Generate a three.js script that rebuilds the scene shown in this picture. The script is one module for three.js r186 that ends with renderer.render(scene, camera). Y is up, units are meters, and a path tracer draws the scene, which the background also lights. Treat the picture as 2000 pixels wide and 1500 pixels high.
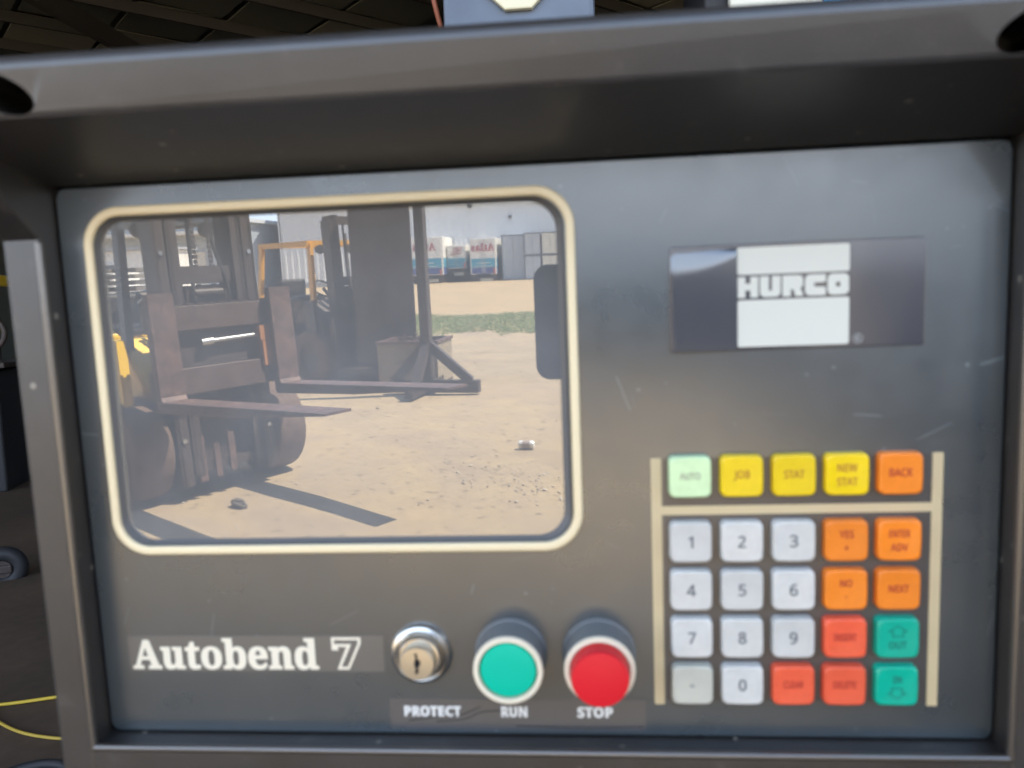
import * as THREE from 'three';
import { mergeGeometries, toCreasedNormals } from 'three/addons/utils/BufferGeometryUtils.js';
import { RoundedBoxGeometry } from 'three/addons/geometries/RoundedBoxGeometry.js';
import { TextGeometry } from 'three/addons/geometries/TextGeometry.js';
import { FontLoader } from 'three/addons/loaders/FontLoader.js';
import { ImprovedNoise } from 'three/addons/math/ImprovedNoise.js';
import { MarchingCubes } from 'three/addons/objects/MarchingCubes.js';
import { Brush, Evaluator, SUBTRACTION } from 'three-bvh-csg';

// ------------------------------------------------------------------ camera, sky, sun, exposure
const EYE = 1.45, LEAN = THREE.MathUtils.degToRad(1.8), DIST = 0.2951;
const scene = new THREE.Scene();
const panelQ = new THREE.Quaternion().setFromAxisAngle(new THREE.Vector3(1, 0, 0), LEAN);
const panelO = new THREE.Vector3(0, EYE, 0);
const camera = new THREE.PerspectiveCamera(51.643, 4 / 3, 0.01, 1500);
{
  const q = new THREE.Quaternion().setFromEuler(new THREE.Euler(-0.1219896, 0.0890664, -0.0396311, 'YXZ'));
  camera.quaternion.copy(panelQ).multiply(q);
  camera.position.set(0, 0, DIST).applyQuaternion(panelQ).add(panelO);
  camera.focus = 4.2;
  camera.userData.fStop = 15;
}
const SUN = new THREE.Vector3(0.50, 0.86, 0.055).normalize();
{ // a bright, slightly hazy daylight sky: pale at the horizon, blue overhead, thin cloud
  const W = 512, Hh = 256, d = new Float32Array(W * Hh * 4), n3 = new ImprovedNoise();
  for (let j = 0; j < Hh; j++) for (let i = 0; i < W; i++) {
    const el = ((j + 0.5) / Hh - 0.5) * Math.PI, az = (i / W - 0.5) * 2 * Math.PI, k = (j * W + i) * 4;
    const v = [Math.cos(el) * Math.cos(az), Math.sin(el), Math.cos(el) * Math.sin(az)];
    const up = Math.max(0, v[1]), t = Math.pow(up, 0.55), dot = Math.max(0, v[0] * SUN.x + v[1] * SUN.y + v[2] * SUN.z);
    const glow = 0.25 * Math.pow(dot, 8) + 0.9 * Math.pow(dot, 60);
    let c = [0.78 * (1 - t) + 0.14 * t, 0.90 * (1 - t) + 0.275 * t, 1.02 * (1 - t) + 0.56 * t];
    const q = 0.12 + up, cx = v[0] / q, cz = v[2] / q; let f = 0, am = 0.5, fr = 0.9; for (let o = 0; o < 5; o++) { f += am * n3.noise(cx * fr, cz * fr * 1.6, 3.1 + o); am *= 0.5; fr *= 2.1; }
    const cl = v[1] > 0 ? 0.5 * Math.max(0, Math.min(1, (f + 0.08) * 2.2)) * Math.min(1, up * 6) : 0;
    c = c.map((x, m) => x * (1 - cl) + [0.85, 0.88, 0.90][m] * cl + glow * [0.5, 0.48, 0.44][m]);
    if (v[1] < 0) c = [0.16, 0.14, 0.11];
    d[k] = c[0]; d[k + 1] = c[1]; d[k + 2] = c[2]; d[k + 3] = 1;
  }
  const sky = new THREE.DataTexture(d, W, Hh, THREE.RGBAFormat, THREE.FloatType);
  sky.mapping = THREE.EquirectangularReflectionMapping; sky.magFilter = sky.minFilter = THREE.LinearFilter; sky.needsUpdate = true;
  scene.background = sky; scene.environment = sky; scene.backgroundIntensity = 1; scene.environmentIntensity = 1;
}
const sun = new THREE.DirectionalLight(new THREE.Color(1.0, 0.91, 0.755), 4.3);
sun.position.copy(SUN).multiplyScalar(60);
sun.castShadow = true;
sun.shadow.mapSize.set(4096, 4096);
Object.assign(sun.shadow.camera, { left: -40, right: 40, top: 40, bottom: -40, near: 1, far: 160 });
sun.shadow.radius = 1;
scene.add(sun, sun.target);

const renderer = new THREE.WebGLRenderer({ antialias: true });
renderer.toneMapping = THREE.LinearToneMapping;
renderer.toneMappingExposure = 4.8;
renderer.shadowMap.enabled = true;

// ------------------------------------------------------------------ helpers
let seed = 7;
const rnd = () => { seed = (seed * 1664525 + 1013904223) >>> 0; return seed / 4294967296; };
const rr_ = (a, b) => a + (b - a) * rnd();
const noise = new ImprovedNoise();
const fbm = (x, y, z = 0, o = 4) => { let s = 0, a = 0.5, f = 1; for (let i = 0; i < o; i++) { s += a * noise.noise(x * f, y * f, z + i * 7.3); a *= 0.5; f *= 2.03; } return s; };
const font = {};
font.sans = await new FontLoader().loadAsync('fonts/droid/droid_sans_bold.typeface.json');
font.reg = await new FontLoader().loadAsync('fonts/droid/droid_sans_regular.typeface.json');
font.serif = await new FontLoader().loadAsync('fonts/droid/droid_serif_bold.typeface.json');

function dataTex(n, fn, srgb, repeat = 1) {
  const d = new Uint8Array(n * n * 4);
  for (let j = 0; j < n; j++) for (let i = 0; i < n; i++) {
    const c = fn(i / n, j / n), k = (j * n + i) * 4;
    for (let q = 0; q < 3; q++) d[k + q] = Math.max(0, Math.min(255, Math.round(255 * c[q])));
    d[k + 3] = 255;
  }
  const t = new THREE.DataTexture(d, n, n);
  t.magFilter = THREE.LinearFilter; t.minFilter = THREE.LinearMipmapLinearFilter; t.generateMipmaps = true;
  t.wrapS = t.wrapT = THREE.RepeatWrapping; t.repeat.set(repeat, repeat);
  if (srgb) t.colorSpace = THREE.SRGBColorSpace;
  t.needsUpdate = true;
  return t;
}
// gradient noise that tiles over the unit square: f cells across, z picks another pattern
const perm = new Uint16Array(65536); for (let i = 0; i < 65536; i++) perm[i] = Math.floor(rnd() * 65536);
const cosT = new Float32Array(1024), sinT = new Float32Array(1024); for (let i = 0; i < 1024; i++) { cosT[i] = Math.cos(i / 1024 * Math.PI * 2); sinT[i] = Math.sin(i / 1024 * Math.PI * 2); }
function tile(u, v, f, z, o = 4) {
  let s = 0, a = 0.62;
  for (let q = 0; q < o; q++) {
    const x = u * f, y = v * f, x0 = Math.floor(x), y0 = Math.floor(y), fx = x - x0, fy = y - y0, X0 = x0 % f, Y0 = y0 % f, X1 = (x0 + 1) % f, Y1 = (y0 + 1) % f;
    const g = (X, Y, dx, dy) => { const h = perm[(X * 374 + perm[(Y * 711 + (z + q * 13) * 97) & 65535]) & 65535] >> 6; return cosT[h] * dx + sinT[h] * dy; };
    const sx = fx * fx * (3 - 2 * fx), sy = fy * fy * (3 - 2 * fy);
    const n0 = g(X0, Y0, fx, fy), n1 = g(X1, Y0, fx - 1, fy), n2 = g(X0, Y1, fx, fy - 1), n3 = g(X1, Y1, fx - 1, fy - 1);
    const p = n0 + (n1 - n0) * sx, r = n2 + (n3 - n2) * sx; s += a * (p + (r - p) * sy); a *= 0.5; f *= 2;
  }
  return s;
}
const M = (o) => new THREE.MeshStandardMaterial(o);
const P = (o) => new THREE.MeshPhysicalMaterial(o);
const lin = (r, g, b) => new THREE.Color().setRGB(r, g, b);

const used = {};
const numbered = (n) => { used[n] = (used[n] || 0) + 1; return used[n] === 1 ? n : `${n}_${String(used[n] - 1).padStart(3, '0')}`; };
function mesh(name, geo, mat, parent) {
  const m = new THREE.Mesh(Array.isArray(geo) ? merge(geo) : geo, mat);
  m.name = parent ? name : numbered(name);
  m.castShadow = m.receiveShadow = true;
  (parent || scene).add(m);
  return m;
}
function merge(list) {
  const gs = list.map((g) => { const q = g.index ? g.toNonIndexed() : g; for (const k of Object.keys(q.attributes)) if (!['position', 'normal', 'uv'].includes(k)) q.deleteAttribute(k); return q; });
  return gs.length === 1 ? gs[0] : mergeGeometries(gs);
}
function thing(name, label, category, pos = [0, 0, 0], turn = 0, group) {
  const o = new THREE.Group(); o.name = numbered(name); o.position.set(...pos); o.rotation.y = turn;
  Object.assign(o.userData, { label, category }); if (group) o.userData.group = group;
  scene.add(o); return o;
}
const tag = (m, label, category, group) => { Object.assign(m.userData, { label, category }); if (group) m.userData.group = group; return m; };
const struct = (name, geo, mat) => { const m = mesh(name, geo, mat); m.userData.kind = 'structure'; return m; };
const stuff = (m) => { m.userData.kind = 'stuff'; return m; };
// boxes with uv in metres, a little rounded
function box(cx, cy, cz, sx, sy, sz, r = 0) {
  let g;
  if (r > 0) g = new RoundedBoxGeometry(sx, sy, sz, 2, Math.min(r, sx / 2.01, sy / 2.01, sz / 2.01)); else g = new THREE.BoxGeometry(sx, sy, sz);
  const p = g.attributes.position, n = g.attributes.normal, uv = g.attributes.uv;
  for (let i = 0; i < p.count; i++) {
    const ax = Math.abs(n.getX(i)), ay = Math.abs(n.getY(i)), az = Math.abs(n.getZ(i));
    if (ax > ay && ax > az) uv.setXY(i, p.getZ(i) + cz, p.getY(i) + cy); else if (ay > az) uv.setXY(i, p.getX(i) + cx, p.getZ(i) + cz); else uv.setXY(i, p.getX(i) + cx, p.getY(i) + cy);
  }
  g.translate(cx, cy, cz); return g;
}
const V3 = (a) => new THREE.Vector3(...a);
function aimed(g, a, b) {      // a geometry that runs along +Y, moved to run from a to b
  const p = V3(a), q = V3(b), d = q.clone().sub(p);
  g.applyQuaternion(new THREE.Quaternion().setFromUnitVectors(new THREE.Vector3(0, 1, 0), d.normalize()));
  const m = p.add(q).multiplyScalar(0.5); g.translate(m.x, m.y, m.z); return g;
}
const rod = (a, b, r, r2 = r, n = 16) => aimed(new THREE.CylinderGeometry(r2, r, V3(a).distanceTo(V3(b)), n, 1), a, b);
function bar(a, b, w, d, roll = 0) { const L = V3(a).distanceTo(V3(b)); const g = box(0, 0, 0, w, L, d); if (roll) g.rotateY(roll); return aimed(g, a, b); }
const tube = (pts, r, n = 40, s = 8) => new THREE.TubeGeometry(new THREE.CatmullRomCurve3(pts.map(V3)), n, r, s, false);
function rrect(x0, y0, x1, y1, r, S = new THREE.Shape()) {
  S.moveTo(x0 + r, y0); S.lineTo(x1 - r, y0); S.absarc(x1 - r, y0 + r, r, -Math.PI / 2, 0, false); S.lineTo(x1, y1 - r); S.absarc(x1 - r, y1 - r, r, 0, Math.PI / 2, false);
  S.lineTo(x0 + r, y1); S.absarc(x0 + r, y1 - r, r, Math.PI / 2, Math.PI, false); S.lineTo(x0, y0 + r); S.absarc(x0 + r, y0 + r, r, Math.PI, Math.PI * 1.5, false);
  return S;
}
const poly = (pts) => new THREE.Shape(pts.map((p) => new THREE.Vector2(p[0], p[1])));
const ext = (s, depth, bev = 0, seg = 2, curve = 12, grow = -bev) => new THREE.ExtrudeGeometry(s, { depth, bevelEnabled: bev > 0, bevelThickness: bev, bevelSize: bev, bevelOffset: grow, bevelSegments: seg, curveSegments: curve });
// side profile (z, y) swept along x from x1 - len to x1
const profile = (pts, x0, x1, bev = 0) => { const g = ext(poly(pts), x1 - x0 - 2 * bev, bev); g.rotateY(-Math.PI / 2); g.translate(x1 - bev, 0, 0); return g; };
function textGeo(str, f, size, { depth = 0.1, bold = 0, sx = 1, cx = 0, cy = 0, z = 0, align = 'c' } = {}) {
  const g = new TextGeometry(str, { font: f, size, depth, curveSegments: 5, bevelEnabled: bold > 0, bevelSize: bold, bevelThickness: 0.02, bevelSegments: 1 });
  g.scale(sx, 1, 1); g.computeBoundingBox(); const b = g.boundingBox;
  g.translate(align === 'c' ? cx - (b.min.x + b.max.x) / 2 : cx - b.min.x, cy - (align === 'c' ? (b.min.y + b.max.y) / 2 : 0), z); return g;
}
const asUV = (g, s = 1) => { const p = g.attributes.position, n = g.attributes.normal, u = g.attributes.uv; for (let i = 0; i < p.count; i++) { const ax = Math.abs(n.getX(i)), ay = Math.abs(n.getY(i)), az = Math.abs(n.getZ(i)); if (ax > ay && ax > az) u.setXY(i, p.getZ(i) * s, p.getY(i) * s); else if (ay > az) u.setXY(i, p.getX(i) * s, p.getZ(i) * s); else u.setXY(i, p.getX(i) * s, p.getY(i) * s); } return g; };

// ------------------------------------------------------------------ textures
const specks = [];
for (let i = 0; i < 54; i++) specks.push([rnd(), rnd(), rr_(0.0026, 0.0058), rr_(0.25, 0.75)]);
const dirtyPaint = dataTex(1024, (u, v) => {
  const a = tile(u, v, 5, 1), b = tile(u, v, 22, 9, 3), st = tile(u, v, 3, 31, 2);
  let c = 0.145 + 0.045 * a + 0.035 * b, w = 0;
  for (const s of specks) { const dx = Math.abs(u - s[0]), dy = Math.abs(v - s[1]); const d = Math.hypot(Math.min(dx, 1 - dx), Math.min(dy, 1 - dy)); if (d < s[2]) w = Math.max(w, s[3]); }
  if (b > 0.3) w = Math.max(w, (b - 0.3) * 0.7);
  const g = [c + 0.012 + st * 0.02, c, c - 0.008 - st * 0.02], L = [0.66, 0.63, 0.57];
  return g.map((x, i) => x * (1 - w) + L[i] * w);
}, true);
const grainBump = dataTex(512, (u, v) => { const a = 0.5 + 0.5 * tile(u, v, 60, 3, 3); return [a, a, a]; });
const nicks = []; for (let i = 0; i < 60; i++) { const a = rr_(-0.5, 0.5) + (rnd() < 0.4 ? Math.PI / 2 : 0), l = rr_(0.005, 0.05); nicks.push([rnd(), rnd(), Math.cos(a) * l, Math.sin(a) * l, rr_(0.0005, 0.0011), rr_(0.05, 0.22)]); }
for (let i = 0; i < 60; i++) nicks.push([rnd(), rnd(), 0.0005, 0, rr_(0.0012, 0.0024), rr_(0.06, 0.22)]);
const nickAt = (u, v) => { let w = 0; for (const n of nicks) { const dx = u - n[0], dy = v - n[1]; if (dx * dx + dy * dy > 0.004) continue; const t = Math.max(0, Math.min(1, (dx * n[2] + dy * n[3]) / (n[2] * n[2] + n[3] * n[3]))); if (Math.hypot(dx - t * n[2], dy - t * n[3]) < n[4]) w = Math.max(w, n[5]); } return w; };
const facePrint = dataTex(1024, (u, v) => {
  const a = tile(u, v, 4, 2, 5), b = tile(u, v, 40, 5, 2), s = tile(u, v, 2, 17, 3); const c = 0.2 + 0.03 * a + 0.012 * b;
  const w = nickAt(u, v); return [c + 0.006 * s + w, c + 0.035 + w, c + 0.052 - 0.006 * s + w * 0.95];
}, true);
const faceRough = dataTex(1024, (u, v) => { const a = tile(u, v, 5, 12, 5), b = tile(u, v, 30, 22, 3); const r = 0.5 + 0.16 * a + 0.07 * b; return [r, r, r]; });
const glassRough = dataTex(1024, (u, v) => { const a = tile(u, v, 4, 41, 5); const r = 0.5 + 0.5 * Math.max(0, a); return [r, r, r]; });
const dirtTone = dataTex(2048, (u, v) => {
  const a = tile(u, v, 5, 61, 6), b = tile(u, v, 26, 71, 4), c = tile(u, v, 110, 81, 2), st = tile(u, v, 8, 91, 3);
  let k = 0.655 + 0.05 * a + 0.05 * b + 0.045 * c - (c < -0.3 ? 0.10 : 0) - (st > 0.24 ? 0.06 * (0.5 + c) : 0);
  return [k, k * (0.89 - 0.02 * a), k * (0.72 - 0.05 * a - 0.03 * b)];
}, true, 1 / 9);
const dirtBump = dataTex(1024, (u, v) => { const a = 0.5 + 0.35 * tile(u, v, 12, 65, 5) + 0.3 * tile(u, v, 90, 68, 2); return [a, a, a]; }, false, 1 / 4);
const rustTone = dataTex(512, (u, v) => { const a = tile(u, v, 6, 101, 5), b = tile(u, v, 30, 105, 3); const k = 0.36 + 0.16 * a + 0.1 * b, w = Math.max(0, a + b * 0.5) * 0.5; return [k + 0.12 * w + 0.03, k * 0.86 + 0.0 * w, k * 0.8 - 0.06 * w]; }, true, 2);
const greaseTone = dataTex(512, (u, v) => { const a = tile(u, v, 6, 111, 5), b = tile(u, v, 40, 115, 2); const k = 0.2 + 0.09 * a + 0.06 * b; return [k + 0.055, k + 0.012, k - 0.004]; }, true, 2);
const concreteTone = dataTex(1024, (u, v) => { const a = tile(u, v, 5, 121, 6), b = tile(u, v, 50, 125, 3); const k = 0.30 + 0.10 * a + 0.05 * b; return [k * 1.1, k * 0.9, k * 0.74]; }, true, 1 / 3);
const yellowTone = dataTex(512, (u, v) => { const a = tile(u, v, 5, 131, 5), b = tile(u, v, 30, 133, 3), w = Math.max(0, a + 0.6 * b - 0.28) * 1.6; return [0.98 * (1 - w) + 0.35 * w, 0.80 * (1 - w) + 0.27 * w, 0.05 * (1 - w) + 0.18 * w]; }, true, 1.5);
const whiteTone = dataTex(512, (u, v) => { const a = tile(u, v, 5, 141, 5), b = tile(u, v, 20, 143, 3); const k = 0.86 + 0.1 * a + 0.06 * b; return [k, k * 0.985, k * 0.95]; }, true, 0.5);
const rep = (t, s) => { const c = t.clone(); c.repeat.set(s, s); c.needsUpdate = true; return c; };

// ------------------------------------------------------------------ materials
const MM = 1 / 240;   // panel textures repeat every 240 mm (geometry of the console is written in mm)
const housingMat = P({ map: rep(dirtyPaint, MM), roughness: 0.42, ior: 1.85, bumpMap: rep(grainBump, 1 / 40), bumpScale: 0.00012 });
const faceMat = P({ map: rep(facePrint, 1 / 300), roughness: 0.6, roughnessMap: rep(faceRough, 1 / 300), ior: 2.2 });
const creamMat = M({ color: lin(0.82, 0.68, 0.43), roughness: 0.36 });
const creamBar = M({ color: lin(0.58, 0.465, 0.275), roughness: 0.4 });
const lipMat = M({ color: lin(0.15, 0.145, 0.14), roughness: 0.42 });
const dustMask = dataTex(1024, (u, v) => { const a = tile(u, v, 3, 201, 5), b = tile(u, v, 14, 205, 4); const m = 0.59 - 0.17 * a - 0.07 * b; return [m, m, m]; });
const mirrorMat = P({ color: lin(0.335, 0.335, 0.335), metalness: 1, metalnessMap: rep(dustMask, 1 / 260), roughness: 0.024, roughnessMap: rep(glassRough, 1 / 260) });
const badgeBump = dataTex(256, (u, v) => { const a = 0.5 + 0.5 * tile(u, v, 2, 301, 2); return [a, a, a]; });
const badgeMat = P({ color: lin(0.05, 0.05, 0.06), roughness: 0.2, ior: 2.1, bumpMap: rep(badgeBump, 1 / 90), bumpScale: 0.0009 });
const glossBlack = P({ color: lin(0.02, 0.021, 0.026), roughness: 0.12, ior: 1.6 });
const badgeWhite = M({ color: lin(0.66, 0.64, 0.55), roughness: 0.3 });
const printCream = M({ color: lin(0.78, 0.71, 0.56), roughness: 0.45 });
const printWhite = M({ color: lin(0.70, 0.70, 0.67), roughness: 0.5 });
const tapeMat = P({ color: lin(0.1, 0.098, 0.09), roughness: 0.3, ior: 2.1 });
const tapeDark = P({ color: lin(0.062, 0.061, 0.062), roughness: 0.36, ior: 2.1 });
const barrelMat = M({ color: lin(0.17, 0.175, 0.175), roughness: 0.45 });
const chromeMat = M({ color: lin(0.72, 0.70, 0.66), metalness: 1, roughness: 0.26 });
const brassMat = M({ color: lin(0.66, 0.58, 0.44), metalness: 0.85, roughness: 0.38 });
const holeMat = M({ color: lin(0.006, 0.006, 0.008), roughness: 0.9 });
const greenCap = P({ color: lin(0.0, 0.49, 0.32), roughness: 0.42, specularIntensity: 0.5 });
const redCap = P({ color: lin(0.70, 0.018, 0.028), roughness: 0.4, specularIntensity: 0.5 });
const keyCol = { w: [0.62, 0.62, 0.60], g: [0.58, 0.58, 0.51], y: [0.86, 0.60, 0.004], o: [0.92, 0.245, 0.02], r: [0.85, 0.12, 0.055], t: [0.0, 0.42, 0.285], p: [0.60, 0.80, 0.47] };
const keyGrime = dataTex(512, (u, v) => { const a = tile(u, v, 6, 211, 5), b = tile(u, v, 24, 215, 4); const k = Math.min(1, 0.965 + 0.06 * a + 0.03 * b - (b > 0.4 ? 0.08 : 0)); return [k, k * 0.995, k * 0.98]; }, true);
const keyMat = {}; for (const k in keyCol) keyMat[k] = [0, 1, 2].map((i) => { const t = rep(keyGrime, 1 / 60); t.offset.set(i * 0.31, i * 0.17); return P({ map: t, color: lin(...keyCol[k].map((x) => x * (1.08 - 0.05 * i))), roughness: 0.24 + 0.05 * i, ior: 1.55 }); });
const legendMat = { w: M({ color: lin(0.13, 0.14, 0.15), roughness: 0.6 }), g: M({ color: lin(0.3, 0.3, 0.28), roughness: 0.6 }), y: M({ color: lin(0.42, 0.17, 0.02), roughness: 0.6 }), o: M({ color: lin(0.40, 0.035, 0.02), roughness: 0.6 }), r: M({ color: lin(0.42, 0.03, 0.02), roughness: 0.6 }), t: M({ color: lin(0.0, 0.16, 0.12), roughness: 0.6 }), p: M({ color: lin(0.36, 0.36, 0.26), roughness: 0.6 }) };

const dirtMat = M({ map: dirtTone, vertexColors: true, roughness: 0.95, bumpMap: dirtBump, bumpScale: 0.008 });
const floorMat = M({ map: concreteTone, roughness: 0.75 });
const rustMat = M({ map: rustTone, roughness: 0.6, metalness: 0.15 });
const greaseMat = M({ map: greaseTone, roughness: 0.5 });
const barMat = M({ map: rep(greaseTone, 1.5), color: lin(1.6, 1.4, 1.3), roughness: 0.6 });
const rubberMat = M({ map: rep(greaseTone, 4), color: lin(2.4, 2.2, 1.9), roughness: 0.9 });
const yellowMat = P({ map: yellowTone, roughness: 0.4, clearcoat: 0.3 });
const orangeMat = P({ color: lin(0.75, 0.37, 0.03), roughness: 0.45, clearcoat: 0.2 });
const steelMat = M({ color: lin(0.5, 0.5, 0.5), metalness: 0.9, roughness: 0.35 });
const whiteMat = M({ map: whiteTone, roughness: 0.55 });
const woodMat = M({ color: lin(0.34, 0.21, 0.11), roughness: 0.85 });
const darkMat = M({ color: lin(0.022, 0.022, 0.025), roughness: 0.6 });

// ------------------------------------------------------------------ the ground and the workshop
{
  const xs = [], zs = [];
  for (let x = -260; x <= 260; x += Math.abs(x) < 12 ? 0.25 : Math.abs(x) < 40 ? 2 : 20) xs.push(x);
  for (let z = -60; z <= 420; z += z > 0 && z < 14 ? 0.2 : z > -4 && z < 40 ? 1 : 12) zs.push(z);
  const pos = [], uv = [], col = [], idx = [];
  for (const z of zs) for (const x of xs) {
    const near = Math.max(0, 1 - Math.hypot(x + 2, z - 6) / 26);
    const y = 0.03 * fbm(x * 0.45, z * 0.45, 3, 3) * near + 0.008 * fbm(x * 3, z * 3, 8, 2) * near - 0.004;
    pos.push(x, y - (z < 0.4 ? 0.02 : 0), z); uv.push(x, z);
    const t = 0.5 + 0.5 * fbm(x * 0.16 + 9, z * 0.3, 5, 4), q = fbm(x * 0.6, z * 0.9, 15, 3), far = z > 22.5 + 1.2 * q ? 1 : 0;
    const rut = [9.9, 11.4, 12.7].reduce((m, r) => m - 0.13 * Math.exp(-(((z - r - 0.09 * x - 0.5 * fbm(x * 0.2, r, 4, 2)) / 0.22) ** 2)) * (0.6 + fbm(x * 0.7, z * 2, 6, 3)), 0), k = 0.80 + 0.22 * t + 0.10 * q + rut, gr = q > 0.16 ? 0.90 : 1;
    if (far) col.push(0.98 * k + 0.1, 0.90 * k + 0.1, 0.76 * k + 0.1); else col.push(k * gr, k * gr * 0.985, k * gr * (0.96 + 0.05 * (gr < 1)));
  }
  for (let j = 0; j < zs.length - 1; j++) for (let i = 0; i < xs.length - 1; i++) { const a = j * xs.length + i, b = a + xs.length; idx.push(a, b, a + 1, b, b + 1, a + 1); }
  const g = new THREE.BufferGeometry();
  g.setAttribute('position', new THREE.Float32BufferAttribute(pos, 3)); g.setAttribute('uv', new THREE.Float32BufferAttribute(uv, 2)); g.setAttribute('color', new THREE.Float32BufferAttribute(col, 3)); g.setIndex(idx); g.computeVertexNormals();
  struct('ground', g, dirtMat);
}
{
  // local z = 0 is the open front of the workshop, local -z the inside
  const B = thing('workshop', 'dark steel workshop with a wide open front around the console', 'building', [0, 0, 3.15]);
  const sheet = M({ color: lin(0.11, 0.115, 0.10), roughness: 0.85 }), sheet2 = M({ color: lin(0.24, 0.235, 0.19), roughness: 0.85 }), beam = M({ color: lin(0.05, 0.048, 0.045), roughness: 0.8 }), outer = M({ color: lin(0.35, 0.36, 0.37), roughness: 0.6 });
  const H = 6.6;
  mesh('wall', [box(-21, H / 2, -0.12, 2, H, 0.24), box(15, H / 2, -0.12, 6, H, 0.24), box(-4, 6.35, -0.12, 32, 0.5, 0.24), box(-21.9, H / 2, -15.1, 0.2, H, 29.7), box(17.9, H / 2, -15.1, 0.2, H, 29.7), box(-2, H / 2, -30.05, 40, H, 0.2)], sheet, B).userData.label = 'grimy sheet walls of the workshop';
  mesh('roof', box(-2, H + 0.42, -15, 40.6, 0.06, 30.5), outer, B);
  mesh('ceiling_sheet', box(-2, H + 0.33, -15.1, 39.6, 0.02, 29.8), sheet, B);
  for (let i = 0; i <= 6; i++) mesh('truss', box(-20 + 6 * i, H - 0.16, -15, 0.16, 0.3, 29.5), beam, B);
  const C = new THREE.Group(); C.name = 'ceiling'; C.position.set(-4, 0, -17); C.rotation.y = Math.PI / 4; B.add(C);      // lining laid diagonally to the front
  const px = 1.5, pz = 1.55;
  for (let i = 0; i < 12; i++) for (let k = 0; k < 12; k++) {
    if (i === 7 && k === 6) continue;
    const m = mesh('ceiling_panel', box(0, 0, 0, px - 0.1, 0.03, pz - 0.1, 0.01), rnd() < 0.32 || (i > 5 && i < 10 && rnd() < 0.5) ? sheet2 : sheet, C);
    m.position.set(-9 + px * (i + 0.5), H + 0.2 + 0.03 * rnd(), -9.3 + pz * (k + 0.5)); m.rotation.set(rr_(-0.02, 0.02), 0, rr_(-0.02, 0.02));
  }
  for (let k = 0; k <= 12; k++) mesh('purlin', box(0, H + 0.1, -9.3 + pz * k - 0.03, 18, 0.18, 0.07), beam, C);
  const f = mesh('floor', box(-2, 0.006, -15.3, 39.6, 0.012, 29.3), floorMat, B); f.userData.label = 'brown concrete workshop floor';
}

// ------------------------------------------------------------------ the control console (written in mm on the panel, x right, y up, z towards the viewer)
const console_ = thing('control_console', 'black machine control console with a reflecting screen, keypad and buttons', 'control panel');
console_.position.copy(panelO); console_.quaternion.copy(panelQ);
const mm = (g) => { g.scale(0.001, 0.001, 0.001); return g; };
function pm(name, geo, mat, parent = console_, label) { const m = mesh(name, mm(Array.isArray(geo) ? merge(geo) : geo), mat, parent); if (label) m.userData.label = label; return m; }
const VF = [[-150, 47], [-4, 47], [0.5, 44.6], [52, 56.2], [56.4, 57.2], [57.2, 58.6], ...[0, 12, 24, 36, 48, 60, 72, 84, 92].map((d) => [55.2 + 5 * Math.cos(d * Math.PI / 180), 70.9 + 5 * Math.sin(d * Math.PI / 180)]), [-150, 75.85]];
{
  // hood with its two slanting bolt recesses
  const ev = new Evaluator(); ev.useGroups = false;
  let hood = new Brush(toCreasedNormals(profile(VF, -199.9, 150.9), 0.6));
  for (const [x, s] of [[-174.5, 1], [126, -1]]) {
    const c = new THREE.CylinderGeometry(1, 1, 60, 36); c.scale(13, 1, 5.6); c.rotateX(Math.PI / 2); c.rotateZ(s * -0.36); c.rotateX(0.05);
    c.translate(x - s * 1.5, 65.6, 46); const cut = new Brush(c); cut.updateMatrixWorld(); hood.updateMatrixWorld();
    const r = ev.evaluate(hood, cut, SUBTRACTION); hood = new Brush(r.geometry);
  }
  pm('hood', asUV(toCreasedNormals(hood.geometry, 0.5)), housingMat).userData.label = 'dusty black projecting hood over the panel';
  for (const [x, s] of [[-174.5, 1], [126, -1]]) {   // bolt sunk in each recess
    const c = new THREE.CylinderGeometry(3.6, 3.6, 4, 6); c.rotateX(Math.PI / 2); c.translate(x, 65.6, 20); pm('bolt', c, darkMat);
  }
}
const cheek = [[-150, -216], [10.2, -216], [11.5, -214.6], [11.5, 24.2], [55.8, 58], [57.2, 58.8], ...[0, 12, 24, 36, 48, 60, 72, 84, 92].map((d) => [55.2 + 5 * Math.cos(d * Math.PI / 180), 70.9 + 5 * Math.sin(d * Math.PI / 180)]), [-150, 75.85]];
for (const [x0, x1] of [[-214.6, -200], [151, 166]]) {
  const g = profile(cheek, x0, x1, 1.5); pm('side_frame', asUV(g), housingMat);
}
{ const g = profile([[-150, -177.4], [10, -177.4], [11.5, -178.6], [11.5, -216], [-150, -216]], -200, 151); pm('bottom_frame', asUV(toCreasedNormals(g, 0.6)), housingMat); }
{ const edge = P({ map: rep(dirtyPaint, MM), color: lin(2.2, 2.1, 1.9), roughness: 0.3, ior: 2.2 }), z = 11.1, c = [[-200.3, 23], [-200.3, -177.6], [151.3, -177.6], [151.3, 23]].map((p) => [p[0], p[1], z]);
  for (let i = 0; i < 3; i++) pm('rolled_edge', rod(c[i], c[i + 1], 1.5, 1.5, 14), edge).userData.label = 'worn rolled inner edge of the frame'; }
pm('back_shell', box(-24.3, -69, -151.2, 378, 292, 2), housingMat);
{ // bracket arm that carries the console
  pm('support_arm', [box(-24, -260, -90, 90, 86, 90, 3), box(-24, -880, -90, 70, 1150, 70, 3), box(-24, -1443, -90, 420, 14, 420, 3)], housingMat);
}
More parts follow.
